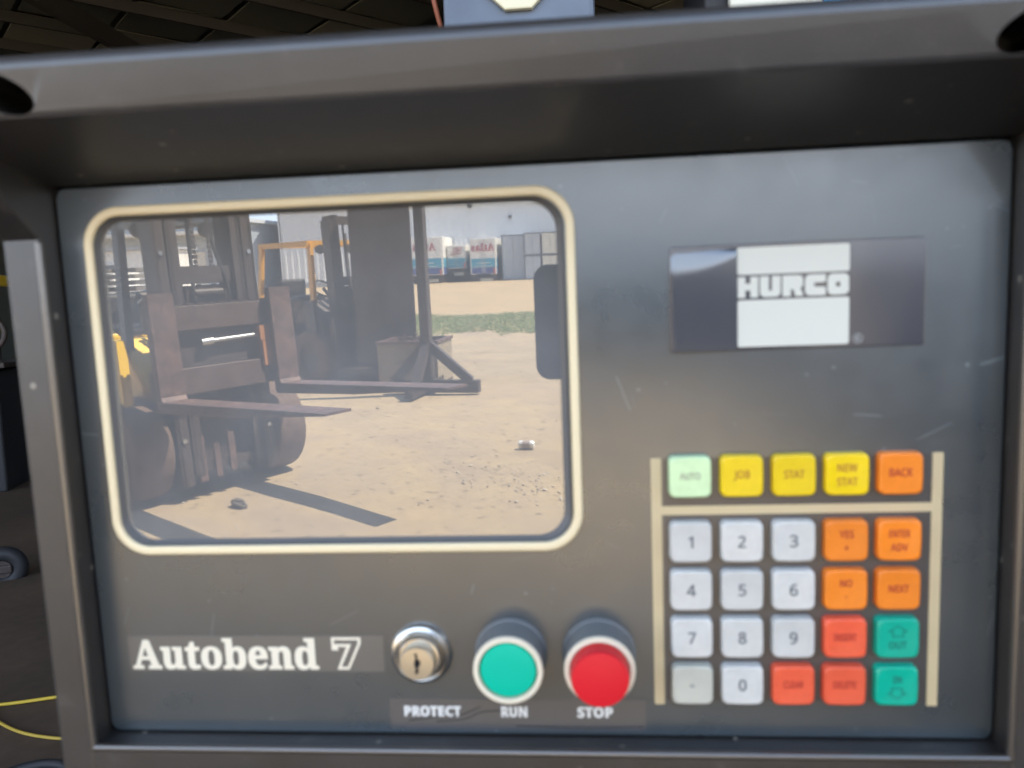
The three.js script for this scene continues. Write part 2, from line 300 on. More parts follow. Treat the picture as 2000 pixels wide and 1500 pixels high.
{ // the flat face sheet, opened for the screen
  const s = rrect(-199.4, -176.9, 150.4, 44, 4); s.holes.push(rrect(-186.2, -97.2, -5.6, 32, 11.5, new THREE.Path()));
  const g = ext(s, 1.0, 0.7, 3); g.translate(0, 0, -1.7);
  pm('face_plate', g, faceMat).userData.label = 'satin grey face sheet with worn edges';
}
{ // screen: bead, dark bezel, glass
  const scr = new THREE.Group(); scr.name = 'screen'; console_.add(scr);
  const s = rrect(-189.4, -101.2, -1.2, 36.2, 15); s.holes.push(rrect(-186.0, -97.7, -4.6, 32.6, 11.8, new THREE.Path()));
  const g = ext(s, 0.35, 1.25, 5, 16); g.translate(0, 0, 0); pm('trim', g, creamMat, scr).userData.label = 'cream raised trim around the screen';
  const a = rrect(-186.1, -97.1, -5.7, 31.9, 11.4).getPoints(14), b = rrect(-185.0, -95.9, -8.2, 30.8, 10.6).getPoints(14), ps = [], ix = [];
  for (const p of a) ps.push(p.x, p.y, -0.2); for (const p of b) ps.push(p.x, p.y, -3.4);
  for (let i = 0; i < a.length - 1; i++) ix.push(i, i + 1, a.length + i, i + 1, a.length + i + 1, a.length + i);
  const bz = new THREE.BufferGeometry(); bz.setAttribute('position', new THREE.Float32BufferAttribute(ps, 3)); bz.setAttribute('uv', new THREE.Float32BufferAttribute(ps.filter((_, i) => i % 3 < 2), 2)); bz.setIndex(ix); bz.computeVertexNormals();
  pm('bezel', bz, lipMat, scr);
  const gl = ext(rrect(-187, -98, -4.5, 33, 11), 2); gl.translate(0, 0, -5.3); pm('glass', gl, mirrorMat, scr).userData.label = 'dark screen glass that mirrors the sunlit yard';
}
{ // maker's badge
  const g = ext(rrect(32.6, -26.3, 122, 11.9, 1), 0.5, 0.3); const bd = pm('badge', g, badgeMat); bd.userData.label = 'gloss black badge with white block lettering';
  { // clear film over the left of the badge, its upper corner bent back
    const f = new THREE.PlaneGeometry(23.4, 37.6, 26, 40), p = f.attributes.position; f.translate(44.6, -7.2, 0);
    for (let i = 0; i < p.count; i++) { const x = p.getX(i), yy = p.getY(i), y0 = 1.2 + 6.5 * Math.pow((x - 33) / 23, 2), q = Math.max(0, (yy - y0) / (11.6 - y0)); p.setZ(i, 1.75 - 1.5 * q * q * (q < 1 ? 1 : 1) - 0.35 * Math.pow(Math.max(0, (35 - x) / 2.2), 2)); }
    f.computeVertexNormals(); pm('film', f, P({ color: lin(0.065, 0.068, 0.078), roughness: 0.17, ior: 2.1 }), bd).userData.label = 'glossy film with a bent upper corner';
  }
  pm('white_block', [(() => { const q = ext(rrect(56.6, 0.9, 95.7, 10.6, 0.8), 0.12); q.translate(0, 0, 1.1); return q; })()], badgeWhite, bd);
  pm('white_block', [(() => { const q = ext(rrect(56.6, -25.1, 95.7, -8.2, 0.8), 0.12); q.translate(0, 0, 1.1); return q; })()], badgeWhite, bd);
  // heavy square letters H U R C O between the two blocks
  const y0 = -7.35, y1 = 0.1, w = 7.25, L = [];
  const hole = (x0, a, x1, b, r = 0.25) => rrect(x0, a, x1, b, r, new THREE.Path());
  const P0 = (i) => 56.7 + i * 7.87;
  let x = P0(0); L.push(poly([[x, y0], [x + 2.7, y0], [x + 2.7, y0 + 2.6], [x + 4.5, y0 + 2.6], [x + 4.5, y0], [x + w, y0], [x + w, y1], [x + 4.5, y1], [x + 4.5, y1 - 2.4], [x + 2.7, y1 - 2.4], [x + 2.7, y1], [x, y1]]));
  x = P0(1); L.push(poly([[x, y1], [x, y0 + 1.6], [x + 0.5, y0 + 0.5], [x + 1.6, y0], [x + w - 1.6, y0], [x + w - 0.5, y0 + 0.5], [x + w, y0 + 1.6], [x + w, y1], [x + 4.2, y1], [x + 4.2, y0 + 2.3], [x + 3.1, y0 + 2.3], [x + 3.1, y1]]));
  x = P0(2); L.push(poly([[x, y0], [x, y1], [x + w - 1.5, y1], [x + w - 0.4, y1 - 0.5], [x + w, y1 - 1.6], [x + w - 0.1, y0 + 3.6], [x + w - 1, y0 + 2.9], [x + w + 0.1, y0], [x + 4.6, y0], [x + 3.9, y0 + 2.4], [x + 2.9, y0 + 2.4], [x + 2.9, y0]]));
  x = P0(3); L.push(poly([[x + 1.6, y0], [x + 0.5, y0 + 0.5], [x, y0 + 1.6], [x, y1 - 1.6], [x + 0.5, y1 - 0.5], [x + 1.6, y1], [x + w, y1], [x + w, y1 - 2.7], [x + 3.2, y1 - 2.9], [x + 3.2, y0 + 3.1], [x + w, y0 + 2.9], [x + w, y0]]));
  x = P0(4); { const s = rrect(x, y0, x + w + 0.1, y1, 1.8); s.holes.push(hole(x + 2.9, y0 + 2.9, x + 4.4, y1 - 2.9)); L.push(s); }
  for (const s of L) { const q = ext(s, 0.12); q.translate(0, 0, 1.1); pm('letter', q, badgeWhite, bd); }
  { const r = new THREE.TorusGeometry(1.55, 0.16, 6, 28); r.scale(1, 1, 0.3); r.translate(98.9, -23.3, 1.12); pm('registered_mark', [r, textGeo('R', font.sans, 1.6, { cx: 98.9, cy: -23.3, z: 1.1, depth: 0.08 })], tapeMat.clone(), bd).material.color.setRGB(0.4, 0.4, 0.38); }
}
{ // model name on its strip of film
  const g = ext(rrect(-188.4, -150.7, -81.8, -135.6, 0.6), 0.15); const st = pm('name_strip', g, tapeMat); st.userData.label = 'glossy strip printed with the model name';
  const t = textGeo('Autobend', font.serif, 15.2, { depth: 0.06, bold: 0.42, sx: 1, align: 'l', cx: 0, cy: 0 }); t.computeBoundingBox(); const bb = t.boundingBox;
  t.translate(-bb.min.x, -bb.min.y, 0); t.scale(78.4 / (bb.max.x - bb.min.x), 13.4 / (bb.max.y - bb.min.y), 1); t.translate(-187, -149.9, 0.2); pm('lettering', t, printCream, st);
  const o = [[-103, -136.2], [-91, -136.2], [-91, -138.6], [-96.2, -149.7], [-101.1, -149.7], [-97.0, -140.2], [-100.3, -140.2], [-100.3, -141.6], [-103, -141.6]];
  const i = [[-101.6, -137.4], [-92.6, -137.4], [-92.6, -138.6], [-97.0, -148.6], [-99.2, -148.6], [-94.6, -139.0], [-101.0, -139.0], [-101.0, -140.6], [-101.6, -140.6]];
  const s = poly(o), h = poly([[-101.9, -137.3], [-92.2, -137.3], [-92.2, -138.7], [-96.8, -148.6], [-99.4, -148.6], [-94.9, -139.0], [-101.9, -139.0]]);
  s.holes.push(new THREE.Path(h.getPoints())); const n7 = ext(s, 0.1); n7.translate(0, 0, 0.2); pm('outlined_numeral', n7, printCream, st);
}
{ // captions under the switches
  const g = ext(rrect(-80.8, -174.5, 21.1, -162, 0.6), 0.14); const st = pm('caption_strip', g, tapeDark); st.userData.label = 'clear film strip with white switch captions';
  for (const [s, cx, w] of [['PROTECT', -63.4, 23], ['RUN', -30.6, 10.4], ['STOP', 1.3, 14]]) {
    const t = textGeo(s, font.sans, 4.1, { cx: 0, cy: 0, depth: 0.05, bold: 0.16 }); t.computeBoundingBox(); const b = t.boundingBox; t.scale(w / (b.max.x - b.min.x), 4.5 / (b.max.y - b.min.y), 1); t.translate(cx, -167.2, 0.2); pm('caption', t, printWhite, st);
  }
  for (const p of [[[-73, -171.2], [-62, -169.6], [-52, -168.6], [-44, -165.2]], [[-62, -171.5], [-50, -170.2], [-44, -167.5], [-33, -166.6]], [[-30, -173.2], [0, -173.6], [20, -173.1]]]) pm('scratch', tube(p.map((q) => [q[0], q[1], 0.16]), 0.16, 20, 5), holeMat, st);
}
const lathe = (pts, n = 48) => { const g = new THREE.LatheGeometry(pts.map((p) => new THREE.Vector2(...p)), n); g.rotateX(Math.PI / 2); return toCreasedNormals(g, 0.5); };
{ // key switch
  const k = new THREE.Group(); k.name = 'key_switch'; console_.add(k); k.position.set(-0.0665, -0.1426, 0);
  k.userData.label = 'chrome key switch beside the green button';
  pm('outer_ring', lathe([[12.4, 0], [12.4, 1.2], [11.6, 2.6], [10.4, 3.2], [9.3, 2.6], [8.6, 1.2], [8.2, 1]]), chromeMat, k);
  pm('inner_ring', lathe([[8.4, 0.6], [8.4, 4.6], [7.9, 5.3], [7.1, 5.4], [6.9, 4.6]]), chromeMat, k);
  pm('barrel', lathe([[6.9, 3], [6.9, 9.2], [6.4, 9.9], [1.2, 10.1], [0, 10.1]]), brassMat, k).userData.label = 'worn brass lock barrel';
  const s = poly([[-0.7, 4.4], [0.3, 4.4], [0.4, 2.4], [1.5, 1.3], [1.4, -0.2], [0.5, -1.2], [0.6, -3.2], [-0.5, -4.2], [-0.8, -3.6], [-0.5, -1.4], [-1, -0.4], [-0.9, 1.2], [-0.4, 2.2]]);
  const g = ext(s, 0.1); g.translate(0, 0, 10.12); pm('keyhole', g, holeMat, k);
}
function pushButton(x, capZ, capMat, label) {
  const b = new THREE.Group(); b.name = 'push_button'; console_.add(b); b.position.set(x / 1000, -0.1425, 0); b.userData.label = label;
  pm('barrel', lathe([[14.3, 0], [14.3, 1.5], [13.6, 2.4], [13.2, 13.6], [12.9, 14.1]]), barrelMat, b);
  pm('ring', lathe([[12.9, 13.4], [13.25, 14.2], [13.15, 15.2], [12.7, 15.7], [11.4, 15.7], [11.1, 15.2], [11.1, 10]]), creamRing, b);
  pm('well', lathe([[11.1, 10], [0, 10]]), holeMat, b);
  if (capZ < 16) pm('cap', lathe([[10.7, 10.2], [10.7, 14.2], [10.2, 14.9], [9, 15.15], [4, 15.25], [0, 15.25]]), capMat, b);
  else { pm('cap_side', lathe([[10.85, 10.2], [10.85, 18], [10.5, 21.6]]), capMat, b); pm('cap', lathe([[10.5, 21.6], [10.2, 22.2], [9.2, 22.5], [0, 22.5]]), capMat, b); }
}
const creamRing = M({ color: lin(0.78, 0.70, 0.54), roughness: 0.32 });
pushButton(-30.8, 15.2, greenCap, 'flat green push button above RUN');
pushButton(3.4, 22.5, redCap, 'raised red push button above STOP');
{ // cream lines that frame the keypad
  const g = [[24.6, -163.5, 28.4, -65.9], [126.1, -163.5, 129.9, -65.8], [28.4, -87.8, 126.1, -84.4]].map((q) => { const e = ext(rrect(...q, 0.3), 0.25); return e; });
  const k = pm('keypad_lines', g, creamBar); k.userData.label = 'cream lines framing the keypad';
  const plate = ext(rrect(29.2, -161.8, 125.6, -66.2, 0.6), 0.08); pm('keypad_base', plate, P({ color: lin(0.045, 0.042, 0.045), roughness: 0.36, ior: 1.9 }));
}
{ // 25 keys
  const KX = 38.72, KP = 18.79, rowY = [-72.63, -97.56, -116.35, -135.14, -153.93];
  const keys = [['AUTO', 'p', 2.5], ['JOB', 'y', 2.9], ['STAT', 'y', 2.9], ['NEW\nSTAT', 'y', 2.9], ['BACK', 'o', 2.9], ['1', 'w', 4.4], ['2', 'w', 4.4], ['3', 'w', 4.4], ['YES\n+', 'o', 2.7], ['ENTER\nADV', 'o', 2.7], ['4', 'w', 4.4], ['5', 'w', 4.4], ['6', 'w', 4.4], ['NO\n-', 'o', 2.7], ['NEXT', 'o', 2.7], ['7', 'w', 4.4], ['8', 'w', 4.4], ['9', 'w', 4.4], ['INSERT', 'r', 2.7], ['^OUT', 't', 2.7], ['.', 'g', 4.4], ['0', 'w', 4.4], ['CLEAR', 'r', 2.7], ['DELETE', 'r', 2.7], ['IN_', 't', 2.7]];
  const cap = mm((() => {
    const o = rrect(-7.75, -7.75, 7.75, 7.75, 2.2).getSpacedPoints(72).slice(0, 72), N = o.length, pos = [0, 0, 3.68], uv = [0, 0], ix = [];
    const rings = [[0.2, 3.69], [0.4, 3.72], [0.6, 3.77], [0.76, 3.84], [0.88, 3.9], [0.925, 3.9], [0.96, 3.8], [0.982, 3.55], [0.993, 3.2], [1, 2.7], [1.01, 0]];
    rings.forEach(([q, z]) => o.forEach((p) => { const r = Math.hypot(p.x, p.y), w = Math.pow(Math.max(0, 1 - q), 0.6), k = q * ((1 - w) + w * 7.75 / r); pos.push(p.x * k, p.y * k, z); uv.push(p.x * k, p.y * k); }));
    for (let i = 0; i < N; i++) { ix.push(0, 1 + i, 1 + (i + 1) % N); for (let r = 0; r < rings.length - 1; r++) { const a = 1 + r * N + i, b = 1 + r * N + (i + 1) % N; ix.push(a, a + N, b, b, a + N, b + N); } }
    const g = new THREE.BufferGeometry(); g.setAttribute('position', new THREE.Float32BufferAttribute(pos, 3)); g.setAttribute('uv', new THREE.Float32BufferAttribute(uv, 2)); g.setIndex(ix); g.computeVertexNormals(); return g;
  })());
  const colourName = { p: 'pale green', y: 'yellow', o: 'orange', w: 'white', r: 'red orange', t: 'green', g: 'greyed white' };
  keys.forEach(([txt, c, size], n) => {
    const i = n % 5, j = Math.floor(n / 5);
    const k = mesh('key', cap, keyMat[c][n % 3], console_); k.position.set((KX + i * KP) / 1000, rowY[j] / 1000, 0); k.rotation.z = rr_(-0.006, 0.006); k.rotation.x = rr_(-0.008, 0.008); k.rotation.y = rr_(-0.008, 0.008);
    k.userData.label = `${colourName[c]} key ${txt.replace('\n', ' ').replace(/[\^_]/g, '')}`;
    const lines = txt.replace(/[\^_]/g, '').split('\n'), gs = [], Z = 3.8;
    const narrow = c === 'w' || c === 'g' ? 1 : 0.86, f = c === 'w' || c === 'g' ? font.reg : font.reg;
    if (txt === '.') { const d = new THREE.CylinderGeometry(0.75, 0.55, 0.08, 12); d.rotateX(Math.PI / 2); d.scale(1.35, 0.8, 1); d.translate(-0.2, -0.2, Z); gs.push(d); }
    else if (c === 't') {
      const up = txt[0] === '^', s = up ? 1 : -1, a = [[-3.7, 0], [0, 2.6], [3.7, 0], [2.1, 0], [2.1, -2], [-2.1, -2], [-2.1, 0]].map((p) => [p[0], s * p[1]]);
      const q = poly(a); q.holes.push(new THREE.Path([[-2.5, 0.45], [0, 2.1], [2.5, 0.45], [1.65, 0.3], [1.65, -1.6], [-1.65, -1.6], [-1.65, 0.3]].map((p) => new THREE.Vector2(p[0], s * p[1]))));
      const e = ext(q, 0.05); e.translate(0, s * 2.6, Z); gs.push(e, textGeo(lines[0], f, size, { cx: 0, cy: -s * 2.6, z: Z, depth: 0.05, bold: 0.09, sx: 0.9 }));
    } else lines.forEach((t, q) => gs.push(textGeo(t, f, size, { cx: -0.1, cy: lines.length === 1 ? (c === 'w' ? 0.2 : 0.5) : q === 0 ? 2.6 : -2.6, z: Z, depth: 0.05, bold: c === 'w' ? 0.1 : 0.07, sx: t.length > 4 ? narrow * 0.82 : narrow })));
    mesh('legend', mm(merge(gs)), legendMat[c], k);
  });
}

// ------------------------------------------------------------------ inside the workshop, behind the console
{
  const t = thing('machine_head', 'blue grey machine head with a cream plate above the console', 'machine', [-0.115, 0, -1.56]);
  const blue = M({ color: lin(0.16, 0.21, 0.31), roughness: 0.4, map: rep(whiteTone, 1) });
  mesh('casing', (() => { const s = poly([[-0.172, 1.2], [0.172, 1.2], [0.163, 2.3], [0.15, 2.6], [-0.15, 2.6], [-0.164, 2.3]]); const g = ext(s, 0.3, 0.012); g.translate(0, 0, -0.24); return g; })(), blue, t);
  mesh('pedestal', box(0, 0.6, -0.1, 0.6, 1.2, 0.5, 0.02), darkMat, t);
  const pl = []; for (const [x, y] of [[-0.028, 0], [0.03, 0], [0.064, 0.034], [0.064, 0.1], [0.03, 0.135], [-0.03, 0.135], [-0.064, 0.1], [-0.064, 0.034]]) pl.push([x, y]);
  const cr = ext(poly(pl), 0.01, 0.004); cr.translate(0.0, 2.088, 0.075); mesh('plate', cr, M({ color: lin(0.78, 0.74, 0.52), roughness: 0.4 }), t).userData.label = 'cream plate';
  const cb = tube([[-0.18, 2.6, 0.02], [-0.205, 2.3, 0.03], [-0.19, 2.14, 0.04], [-0.17, 2.03, 0.02], [-0.19, 1.5, 0]], 0.006); tag(mesh('cable', cb, M({ color: lin(0.25, 0.07, 0.03), roughness: 0.5 })), 'thin rust red cable hanging beside the machine head', 'cable').position.set(-0.115, 0, -1.56);
}
{
  const t = thing('wall_cabinet', 'cream and bright blue cabinet above the right of the console', 'cabinet', [0.52, 0, -1.62]);
  mesh('body', box(0, 1.2, -0.1, 0.46, 2.4, 0.34, 0.01), darkMat, t);
  mesh('cream_door', box(-0.083, 2.285, 0.09, 0.195, 0.55, 0.03, 0.006), M({ color: lin(0.72, 0.71, 0.6), roughness: 0.4 }), t); mesh('blue_door', box(0.117, 2.285, 0.088, 0.2, 0.55, 0.03, 0.006), M({ color: lin(0.03, 0.36, 0.75), roughness: 0.4 }), t);
}
{
  const t = thing('yellow_machine', 'grimy yellow machine frame in the dark left of the console', 'machine', [-5.95, 0, -6.4], 0.3);
  mesh('bed', box(0, 0.55, 0, 1.5, 1.1, 0.8, 0.03), darkMat, t);
  mesh('yellow_frame', [box(0.6, 1.55, 0.2, 0.16, 0.8, 0.16, 0.01), box(-0.2, 1.74, 0.2, 1.5, 0.12, 0.16, 0.01), box(0, 1.9, 0, 1.4, 0.1, 0.5, 0.01)], yellowMat, t);
  const w = new THREE.TorusGeometry(0.15, 0.025, 10, 36); w.translate(0.66, 1.42, 0.32); mesh('handwheel', w, greaseMat, t);
  mesh('shelf', box(0.2, 1.14, 0.1, 1.3, 0.05, 0.8, 0.01), greaseMat, t);
  mesh('drum', rod([0.62, 1.17, 0.2], [0.62, 1.36, 0.2], 0.1), greaseMat, t);
}
{
  const t = thing('caster_wheel', 'black rubber wheel lying on the brown floor left of the console', 'wheel', [-3.36, 0.075, -3.9], 0.5);
  const g = new THREE.TorusGeometry(0.085, 0.045, 12, 32); mesh('tyre', g, darkMat, t); mesh('hub', rod([0, 0, -0.035], [0, 0, 0.035], 0.05), greaseMat, t); mesh('axle_bracket', box(-0.1, 0.0, 0, 0.3, 0.05, 0.09, 0.01), greaseMat, t);
}
tag(mesh('extension_cord', tube([[-3.2, 0.03, -2.9], [-2.6, 0.022, -2.55], [-2.32, 0.022, -2.42], [-2.02, 0.022, -2.5], [-1.6, 0.022, -2.62], [-1.2, 0.022, -2.6]], 0.007, 60), M({ color: lin(0.62, 0.42, 0.04), roughness: 0.5 })), 'yellow extension cord making the upper loop on the brown floor', 'cord');
tag(mesh('extension_cord', tube([[-2.32, 0.034, -2.42], [-2.12, 0.022, -2.28], [-1.9, 0.022, -2.2], [-1.4, 0.022, -2.2]], 0.006, 40), M({ color: lin(0.5, 0.34, 0.05), roughness: 0.5 })), 'yellow extension cord making the lower loop on the brown floor', 'cord');
{
  const t = thing('hose_coil', 'black hose coil on the floor at the lower left', 'hose', [-1.70, 0.02, -1.80]);
  for (let i = 0; i < 3; i++) { const g = new THREE.TorusGeometry(0.12 + 0.008 * i, 0.016, 8, 40); g.rotateX(Math.PI / 2); g.translate(0.01 * i, 0.016 + 0.028 * i, 0.006 * i); mesh('loop', g, darkMat, t); }
}

// ------------------------------------------------------------------ the yard that the screen mirrors
function wheel(parent, name, x, y, z, r, w, hubMat = greaseMat) {
  const g = lathe([[r * 0.55, -w / 2], [r * 0.9, -w / 2], [r * 0.985, -w * 0.42], [r, -w * 0.3], [r, w * 0.3], [r * 0.985, w * 0.42], [r * 0.9, w / 2], [r * 0.55, w / 2]], 44); g.translate(x, y, z);
  const t = mesh(name, g, rubberMat, parent); const h = lathe([[0, -w * 0.34], [r * 0.3, -w * 0.34], [r * 0.56, -w * 0.42], [r * 0.56, w * 0.42], [r * 0.3, w * 0.34], [0, w * 0.34]], 32); h.translate(x, y, z); mesh('rim', h, hubMat, t); return t;
}
function forklift(label, pos, o) {
  const t = thing('forklift', label, 'forklift', pos, THREE.MathUtils.degToRad(35), 'forklifts parked in the yard');
  const lean = -0.055, ml = new THREE.Group();
  for (const s of [-1, 1]) wheel(t, 'front_wheel', 0, 0.345, s * 0.5, 0.345, 0.25);
  for (const s of [-1, 1]) wheel(t, 'rear_wheel', -1.55, 0.26, s * 0.42, 0.26, 0.18);
  const body = o.body;
  mesh('chassis', [box(-0.85, 0.42, 0, 1.5, 0.34, 0.8, 0.03), box(-0.1, 0.38, 0, 0.3, 0.3, 0.66, 0.03)], greaseMat, t);
  mesh('counterweight', (() => { const g = ext(poly([[-1.25, 0.3], [-2.0, 0.38], [-2.12, 0.6], [-2.08, 1.0], [-1.9, 1.1], [-1.25, 1.08]]), 0.96, 0.05); g.translate(0, 0, -0.48); return g; })(), body, t);
  mesh('hood', box(-0.98, 0.84, 0, 0.62, 0.5, 0.72, 0.06), body, t);
  mesh('cowl', (() => { const g = ext(poly([[0.1, 0.76], [-0.2, 1.05], [-0.3, 1.05], [-0.3, 0.6], [0.04, 0.6]]), 0.82, 0.015); g.translate(0, 0, -0.41); return g; })(), body, t);
  mesh('tilt_cylinder', [rod([0.12, 0.8, -0.3], [0.14, 0.82, -0.02], 0.1), rod([0.1, 0.55, 0.3], [0.28, 0.5, 0.3], 0.06)], greaseMat, t);
  mesh('side_cheek', [bar([0.06, 0.6, -0.56], [-0.02, 1.05, -0.53], 0.2, 0.06), bar([0.0, 0.62, 0.47], [-0.06, 1.05, 0.44], 0.26, 0.05)], body, t);
  mesh('seat', [box(-0.9, 1.06, 0, 0.46, 0.1, 0.46, 0.04), box(-1.14, 1.2, 0, 0.1, 0.28, 0.42, 0.04)], darkMat, t);
  const sw = new THREE.TorusGeometry(0.17, 0.014, 8, 28); sw.rotateX(Math.PI / 2); sw.rotateZ(-0.7); sw.translate(-0.42, 1.2, 0); mesh('steering_wheel', [sw, rod([-0.42, 1.2, 0], [-0.16, 0.98, 0], 0.022)], darkMat, t);
  mesh('lever', [rod([-0.14, 1.0, 0.18], [-0.22, 1.22, 0.2], 0.008), rod([-0.14, 1.0, 0.24], [-0.22, 1.2, 0.26], 0.008)], steelMat, t);
  const gm = o.guard;
  for (const s of [-1, 1]) { mesh('guard_post', bar([-0.1, 0.98, s * 0.41], [-0.16, o.guardTop, s * 0.36], 0.075, 0.05), gm, t); mesh('guard_post', bar([-1.28, 1.0, s * 0.44], [-1.2, o.guardTop, s * 0.40], 0.075, 0.05), gm, t); }
  mesh('guard_roof', [box(-0.7, o.guardTop, 0.39, 1.12, 0.07, 0.06), box(-0.7, o.guardTop, -0.39, 1.12, 0.07, 0.06), ...[0, 1, 2, 3, 4, 5].map((i) => box(-0.17 - i * 0.2, o.guardTop + 0.006, 0, 0.045, 0.06, 0.72))], gm, t);
  mesh('work_light', [rod([-0.16, o.guardTop - 0.08, -0.24], [-0.1, o.guardTop - 0.08, -0.24], 0.05, 0.06, 20), rod([-0.16, o.guardTop - 0.08, 0.24], [-0.1, o.guardTop - 0.08, 0.24], 0.05, 0.06, 20)], darkMat, t);
  // mast, leaning back a little
  const T = o.mastTop, rails = new THREE.Group(); rails.name = 'mast'; t.add(rails); rails.position.set(0.26, 0.1, 0); rails.rotation.z = 0.05;
  for (const s of [-1, 1]) {
    mesh('outer_channel', [box(0, T / 2, s * 0.34, 0.15, T, 0.025), box(0.066, T / 2, s * 0.31, 0.018, T, 0.075), box(-0.066, T / 2, s * 0.31, 0.018, T, 0.075), box(-0.02, T / 2, s * 0.28, 0.02, T, 0.1)], o.railMat || greaseMat, rails);
    mesh('inner_channel', [box(0.012, T / 2 + 0.06, s * 0.245, 0.13, T, 0.025), box(0.07, T / 2 + 0.06, s * 0.222, 0.014, T, 0.06), box(-0.05, T / 2 + 0.06, s * 0.222, 0.014, T, 0.06)], greaseMat, rails);
    mesh('lift_cylinder', rod([-0.03, 0.1, s * 0.165], [-0.03, T * 0.86, s * 0.165], 0.03), greaseMat, rails);
    const links = []; for (let i = 0; i < 44; i++) links.push(box(0.03, 0.42 + i * 0.032, s * 0.055, i % 2 ? 0.012 : 0.02, 0.026, i % 2 ? 0.03 : 0.018)); stuff(mesh('chain', links, greaseMat, rails));
  }
  mesh('crossbar', [box(0, 0.1, 0, 0.1, 0.06, 0.66), box(0.0, o.barY, 0, 0.1, 0.11, 0.66), box(-0.02, T, 0, 0.08, 0.1, 0.66), box(0.02, o.barY - 0.42, 0, 0.06, 0.1, 0.42)], greaseMat, rails);
  mesh('bolt_row', [-1, 1].flatMap((q) => [0.3, 0.7, 1.1, 1.5].map((h) => rod([0.07, h, q * 0.31], [0.088, h, q * 0.31], 0.016, 0.016, 6))), steelMat, rails);
  mesh('hanging_plate', [box(0.06, 0.16, -0.2, 0.02, 0.3, 0.05), box(0.06, 0.13, -0.09, 0.02, 0.22, 0.04), box(0.06, 0.17, 0.02, 0.02, 0.26, 0.045)], rustMat, rails); mesh('valve_block', [box(-0.03, o.barY - 0.2, 0, 0.12, 0.26, 0.3, 0.01), rod([0.04, o.barY - 0.12, -0.1], [0.04, o.barY - 0.12, 0.1], 0.03)], greaseMat, rails); mesh('guard_plate', box(-0.06, 0.55, 0, 0.02, 0.9, 0.5), greaseMat, rails);
  mesh('hose', [tube([[0.05, 0.9, 0.1], [0.06, 1.25, 0.14], [0.02, 1.6, 0.08], [0, T, 0.1]], 0.012, 24, 6), tube([[0.05, 0.9, -0.02], [0.06, 1.15, -0.1], [0.02, 1.5, -0.08], [0, T, -0.06]], 0.012, 24, 6)], darkMat, rails);
  // carriage and forks
  const y = o.forkY, cr = new THREE.Group(); cr.name = 'carriage'; t.add(cr); cr.position.set(0.36, y, 0); cr.rotation.z = 0.055;
  mesh('top_bar', [box(0.0, 0.5, 0, 0.05, 0.16, 1.0, 0.008)], barMat, cr); mesh('lower_bar', [box(0.0, 0.1, 0, 0.05, 0.17, 1.0, 0.008)], barMat, cr);
  mesh('back_plate', [box(-0.05, 0.3, 0, 0.03, 0.36, 0.7)], greaseMat, cr); const nt = []; for (let i = 0; i < 12; i++) nt.push(box(0.0, 0.5865, -0.42 + i * 0.076, 0.05, 0.012, 0.052)); mesh('notch_rail', nt, greaseMat, cr);
  if (o.backrest) mesh('load_backrest', box(0.06, 0.5, 0, 0.03, 1.0, 0.66, 0.01), greaseMat, cr); else mesh('shift_rod', rod([0.0, 0.34, -0.06], [0.0, 0.35, 0.28], 0.016), steelMat, cr); if (!o.backrest) mesh('rod_end', rod([0.0, 0.335, -0.14], [0.0, 0.34, -0.06], 0.026), steelMat, cr);
  if (!o.backrest) mesh('timber_block', [box(0.02, 0.36, 0.3, 0.06, 0.1, 0.07), box(0.02, 0.22, 0.31, 0.06, 0.17, 0.065)], M({ color: lin(0.4, 0.17, 0.06), roughness: 0.8 }), cr);
  for (const s of [-1, 1]) {
    const sh = poly([[0.04, 0.66], [0.04, -0.045], [0.06, -0.068], [0.9, -0.06], [o.forkLen + 0.1, -0.02], [o.forkLen + 0.1, -0.006], [0.12, 0.004], [0.105, 0.03], [0.1, 0.66]]);
    const g = ext(sh, 0.155, 0.006); g.translate(0, 0, s * 0.42 - 0.0775); mesh('fork', g, o.forkMat || rustMat, cr);
  }
  return t;
}
forklift('yellow forklift with long rusty forks, nearest in the screen reflection', [-2.644, 0, 4.93], { body: yellowMat, guard: M({ color: lin(0.08, 0.10, 0.13), roughness: 0.45 }), guardTop: 1.85, mastTop: 2.5, forkY: 0.69, forkLen: 1.62, barY: 1.36 });
forklift('orange guarded forklift parked behind the yellow one in the reflection', [-3.15, 0, 10.15], { body: greaseMat, guard: orangeMat, guardTop: 1.8, mastTop: 1.98, forkY: 0.2, forkLen: 0.55, barY: 1.2, forkMat: greaseMat, backrest: true });
{
  const t = thing('steel_cabinet', 'tall dark steel cabinet standing behind the orange guarded forklift', 'cabinet', [-2.5, 0, 9.75], THREE.MathUtils.degToRad(-14));
  mesh('case', box(0, 1.16, 0, 0.76, 2.3, 0.42, 0.012), greaseMat, t); mesh('door', box(-0.185, 1.16, -0.216, 0.355, 2.18, 0.014, 0.004), greaseMat, t); mesh('door', box(0.185, 1.16, -0.216, 0.355, 2.18, 0.014, 0.004), greaseMat, t);
  mesh('handle', [box(0.03, 1.2, -0.235, 0.015, 0.16, 0.02), box(-0.03, 1.2, -0.235, 0.015, 0.16, 0.02)], greaseMat, t); mesh('hinge', [0.3, 1.16, 2.0].map((v) => rod([0.375, v, -0.22], [0.375, v + 0.08, -0.22], 0.01)), steelMat, t);
}
